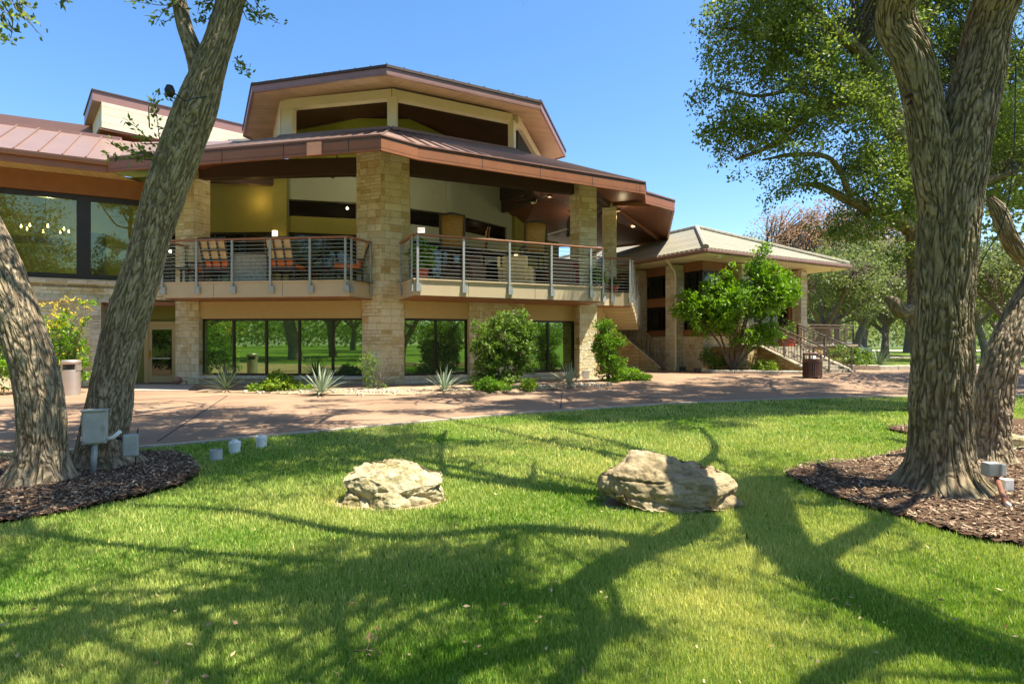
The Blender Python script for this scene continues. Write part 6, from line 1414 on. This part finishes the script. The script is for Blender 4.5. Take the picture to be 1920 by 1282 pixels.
# fallen twigs and leaves on the lawn
for px, py, lab in ((688, 1232, 'dry forked twig with curled leaves on the lawn near the bottom edge'), (430, 1190, 'small curled brown leaf lying on the grass, left of the dry twig')):
    Y = FP*1.5/(py-641); x = (px-960)/FP*Y; o = empty('fallen_twig' if px > 600 else 'fallen_leaf', (x, Y, 0), lab, 'twig' if px > 600 else 'leaf'); g = np.random.default_rng(px)
    if px > 600: MB().tube([(x-.06, Y, .03), (x, Y-.01, .04), (x+.02, Y+.06, .10)], [.003, .003, .002], 5).tube([(x, Y-.01, .04), (x+.06, Y, .045)], .002, 5).build('stalk', M['twig'], o)
    n = 5 if px > 600 else 2; c = np.array([(x+.02, Y+.05, .09)]*n)+g.normal(size=(n, 3))*(.018 if px > 600 else .004); D = g.normal(size=(n, 3)); D /= np.linalg.norm(D, axis=1)[:, None]
    if px < 600: c[:, 2] = .035; D[:, 2] = abs(D[:, 2])*.4
    V, F, r = leaves(c, D, np.full(n, .05), np.full(n, .012), g, g.random(n)); add_mesh('leaves', V, F, M['leaf_rust'], o, rnd=r, uv=np.zeros((len(V), 2)))

# ================================================================== furniture on the terrace
ZF = ZD+.055
def lounge(lab, x, y, rz, group='orange-cushioned lounge chairs on the left balcony'):
    o = bpy.data.objects.new('lounge_chair', None); COL.objects.link(o); tag(o, lab, 'lounge chair', group); K_ = 1.28
    f = MB()
    for s in (-1, 1):
        f.beam((s*.36, -.38, .0), (s*.36, -.38, .62), .05, .05); f.beam((s*.36, .36, 0), (s*.36, .36, .62), .05, .05); f.beam((s*.36, -.42, .62), (s*.36, .42, .62), .07, .035); f.beam((s*.36, -.38, .33), (s*.36, .38, .33), .04, .05)
    f.beam((-.36, -.36, .33), (.36, -.36, .33), .05, .05); f.beam((-.36, .36, .33), (.36, .36, .33), .05, .05)
    f.build('frame', M['chair_frame'], o)
    MB().box(-.32, .32, -.36, .36, .37, .50).build('seat_cushion', M['orange'], o, bevel=.03)
    b1, b2 = np.array([0, -.30, .42]), np.array([0, -.52, 1.12])
    n = np.array([0, -.95, -.3]); g1 = MB(); fr = MB(); og = MB()
    U = b2-b1
    P = lambda a, t, e: tuple(b1+U*t+np.array([a, 0, 0])+n*e)
    for e0, m__, mm, t0, t1 in ((0.06, 'tan_fabric', g1, .28, 1.0), (.06, 'orange', og, -.02, .27)):
        V = [P(-.33, t0, -.05), P(.33, t0, -.05), P(.33, t1, -.05), P(-.33, t1, -.05), P(-.33, t0, .03), P(.33, t0, .03), P(.33, t1, .03), P(-.33, t1, .03)]
        mm.add(V, [(3, 2, 1, 0), (4, 5, 6, 7), (0, 1, 5, 4), (1, 2, 6, 5), (2, 3, 7, 6), (3, 0, 4, 7)])
    g1.build('back_cushion', M['tan_fabric'], o, bevel=.02); og.build('lumbar_cushion', M['orange'], o, bevel=.02)
    for a in (-.36, -.125, .125, .36): fr.beam(P(a, -.1, .055), P(a, 1.06, .055), .035, .035)
    for t in (.0, .27, .63, 1.05): fr.beam(P(-.38, t, .058), P(.38, t, .058), .035, .045)
    fr.build('back_slats', M['chair_frame'], o)
    for c in o.children: pass
    o.location = (x, y, ZF); o.rotation_euler = (0, 0, rz); o.scale = (K_,)*3; return o
def lp(px, Y): return (px-960)/FP*Y
lounge('left one of the two tan-backed lounge chairs seen from behind, beside the concrete block', lp(422, 19.7), 19.7, -.12)
lounge('right one of the two tan-backed lounge chairs seen from behind, beside the concrete block', lp(540, 19.5), 19.5, -.10)
lounge('orange lounge chair turned sideways at the left end of the balcony', lp(375, 20.6), 20.6, 2.2)
lounge('orange lounge chair facing the viewer at the left side of the central pier', lp(650, 19.6), 19.6, 1.9)
o = empty('fire_table', (lp(478, 19.5), 19.5, ZF), 'speckled grey cast concrete block between the two tan-backed chairs', 'fire table')
x, y = lp(476, 19.6), 19.6
MB().box(x-.62, x+.62, y-.3, y+.3, ZF, ZF+.92).build('base', M['conc_grey'], o, bevel=.015); MB().box(x-.66, x+.66, y-.34, y+.34, ZF+.92, ZF+.98).build('top', M['conc_grey'], o, bevel=.01)
def table(lab, x, y, w, dp, hh, m_='chair_frame', group=None):
    o = empty('table', (x, y, ZF), lab, 'table', group); MB().box(x-w/2, x+w/2, y-dp/2, y+dp/2, ZF+hh-.05, ZF+hh).build('top', M[m_], o, bevel=.01)
    for i in (-1, 1):
        for j in (-1, 1): MB().box(x+i*(w/2-.06)-.03, x+i*(w/2-.06)+.03, y+j*(dp/2-.06)-.03, y+j*(dp/2-.06)+.03, ZF, ZF+hh-.05).build('leg', M['chair_frame'], o)
    return o
table('low side table at the left end of the left balcony', lp(345, 19.6), 19.6, .6, .6, .55)
table('low coffee table between the orange seats left of the central pier', lp(600, 20.2), 20.2, 1.1, .7, .62)
def high_chair(lab, x, y, rz, group='tall wicker-backed chairs on the right balcony'):
    o = bpy.data.objects.new('high_chair', None); COL.objects.link(o); tag(o, lab, 'high chair', group)
    f = MB()
    for sx in (-1, 1):
        f.tube([(sx*.26, -.25, 0), (sx*.25, -.25, .95)], .024, 8); f.tube([(sx*.26, .25, 0), (sx*.25, .25, .95)], .024, 8); f.beam((sx*.28, -.25, 1.18), (sx*.28, .25, 1.18), .05, .03); f.tube([(sx*.27, .22, .95), (sx*.28, .22, 1.18)], .018, 6)
    f.beam((-.26, .25, .35), (.26, .25, .35), .03, .03); f.beam((-.26, -.25, .45), (.26, -.25, .45), .03, .03); f.build('frame', M['chair_frame'], o)
    MB().box(-.27, .27, -.27, .27, .95, 1.03).build('seat', M['chair_frame'], o, bevel=.02)
    P = []
    for i in range(7):
        a = (i-3)/3; P.append((a*.29, -.27-.07*(1-a*a), ))
    V = [(p[0]*(1+.08*t), p[1]-.10*t, 1.0+.78*t+.04*math.cos((p[0])*5)*t) for t in (0, .33, .66, 1) for p in P]; F = [(j*7+i, j*7+i+1, j*7+i+8, j*7+i+7) for j in range(3) for i in range(6)]
    bk_ = MB().add(V, F).build('backrest', M['wicker'], o, smooth=True); sf = bk_.modifiers.new('thick', 'SOLIDIFY'); sf.thickness = .04
    e = MB(); e.tube([V[0], V[7], V[14], V[21], V[24], V[27], V[20], V[13], V[6]], .03, 8); e.build('back_frame', M['chair_frame'], o)
    o.location = (x, y, ZF); o.rotation_euler = (0, 0, rz); o.scale = (1.42,)*3; return o
M['wicker'] = plain('honey_wicker', (.42, .22, .05), .5, var=.3, sc=25, bmp=.6)
high_chair('tall wicker-backed chair rising above the rail, left of the two high chairs', lp(848, 20.9), 20.9, .1)
high_chair('tall wicker-backed chair rising above the rail, right of the two high chairs', lp(998, 22.2), 22.2, .25)
high_chair('tall dark chair turned sideways next to the left wicker-backed one', lp(890, 22.8), 22.8, 1.7)
table('high dark table between the wicker-backed chairs', lp(925, 21.6), 21.6, 1.5, .8, 1.35)
table('low dark table at the right end of the right balcony', lp(1010, 21.5), 21.5, 1.0, .7, .7)
def soft(lab, x, y, rz, mm_):
    o = bpy.data.objects.new('armchair', None); COL.objects.link(o); tag(o, lab, 'armchair', 'dark armchairs behind the right balcony rail')
    MB().box(-.4, .4, -.4, .4, .12, .45).build('seat', M[mm_], o, bevel=.05); MB().box(-.4, .4, -.48, -.34, .12, .95).build('backrest', M[mm_], o, bevel=.06)
    for s in (-1, 1): MB().box(s*.45-.07, s*.45+.07, -.45, .4, .12, .62).build('armrest', M[mm_], o, bevel=.04)
    for i in (-1, 1):
        for j in (-1, 1): MB().box(i*.36-.03, i*.36+.03, j*.36-.03, j*.36+.03, 0, .12).build('leg', M['black'], o)
    o.location = (x, y, ZF); o.rotation_euler = (0, 0, rz); o.scale = (1.2,)*3
M['brown_leather'] = plain('brown_leather', (.16, .075, .04), .5, sc=6); M['dark_red'] = plain('dark_red_fabric', (.22, .035, .02), .8, sc=8)
soft('brown curved armchair at the right end of the right balcony', lp(1040, 21.8), 21.8, .5, 'brown_leather'); soft('dark red armchair partly hidden by the right stone pier', lp(1062, 22.6), 22.6, .3, 'dark_red')
soft('brown armchair in the middle of the right balcony, seen from behind', lp(870, 20.2), 20.2, 2.7, 'brown_leather'); soft('tan armchair right of the high table', lp(970, 21.2), 21.2, -.2, 'tan_fabric')
def potplant(lab, x, y, z, s, mpot, ell_s, seed, ml='leaf_bright'):
    o = empty('potted_plant', (x, y, z), lab, 'potted plant'); MB().lathe((x, y, z), [(s*.62, 0), (s*.9, s*1.35), (s, s*1.35), (s, s*1.6), (s*.85, s*1.6), (s*.8, s*1.4)], 20).build('pot', M[mpot], o, smooth=False)
    MB().lathe((x, y, z), [(.01, s*1.42), (s*.84, s*1.42)], 16, cap=False).build('soil', M['dirt'], o)
    g = np.random.default_rng(seed); limbs = [[(x, y, z+s*1.3, .012), (x+g.normal()*.06, y+g.normal()*.06, z+s*1.6+ell_s*.6, .009), (x+g.normal()*ell_s*.5, y+g.normal()*ell_s*.5, z+s*1.6+ell_s*1.5, .004)] for _ in range(7)]
    ob, cen = make_limbs('stem', limbs, M['twig'], o, nseg=5, ring=.1); crown(o, cen, [(x, y, z+s*1.6+ell_s*.95, ell_s*.8, ell_s*.8, ell_s)], 60, 22, M[ml], seed, twig=(.006, .003), leaf=(.11, .035), spread=.05, length=.14, droop=.1, name='foliage')
potplant('leafy plant in a bright red pot behind the left end of the right balcony rail', lp(791, 18.75), 18.75, ZF, .24, 'terracotta', .48, 301)
potplant('small plant in a black pot at the right corner of the deck', lp(1121, 22.2), 22.2, ZF, .20, 'black', .26, 302)
potplant('small orange-red pot with a low plant on the rear landing of the deck', lp(1150, 24.2), 24.2, ZF, .24, 'terracotta', .12, 303, 'leaf_shrub')
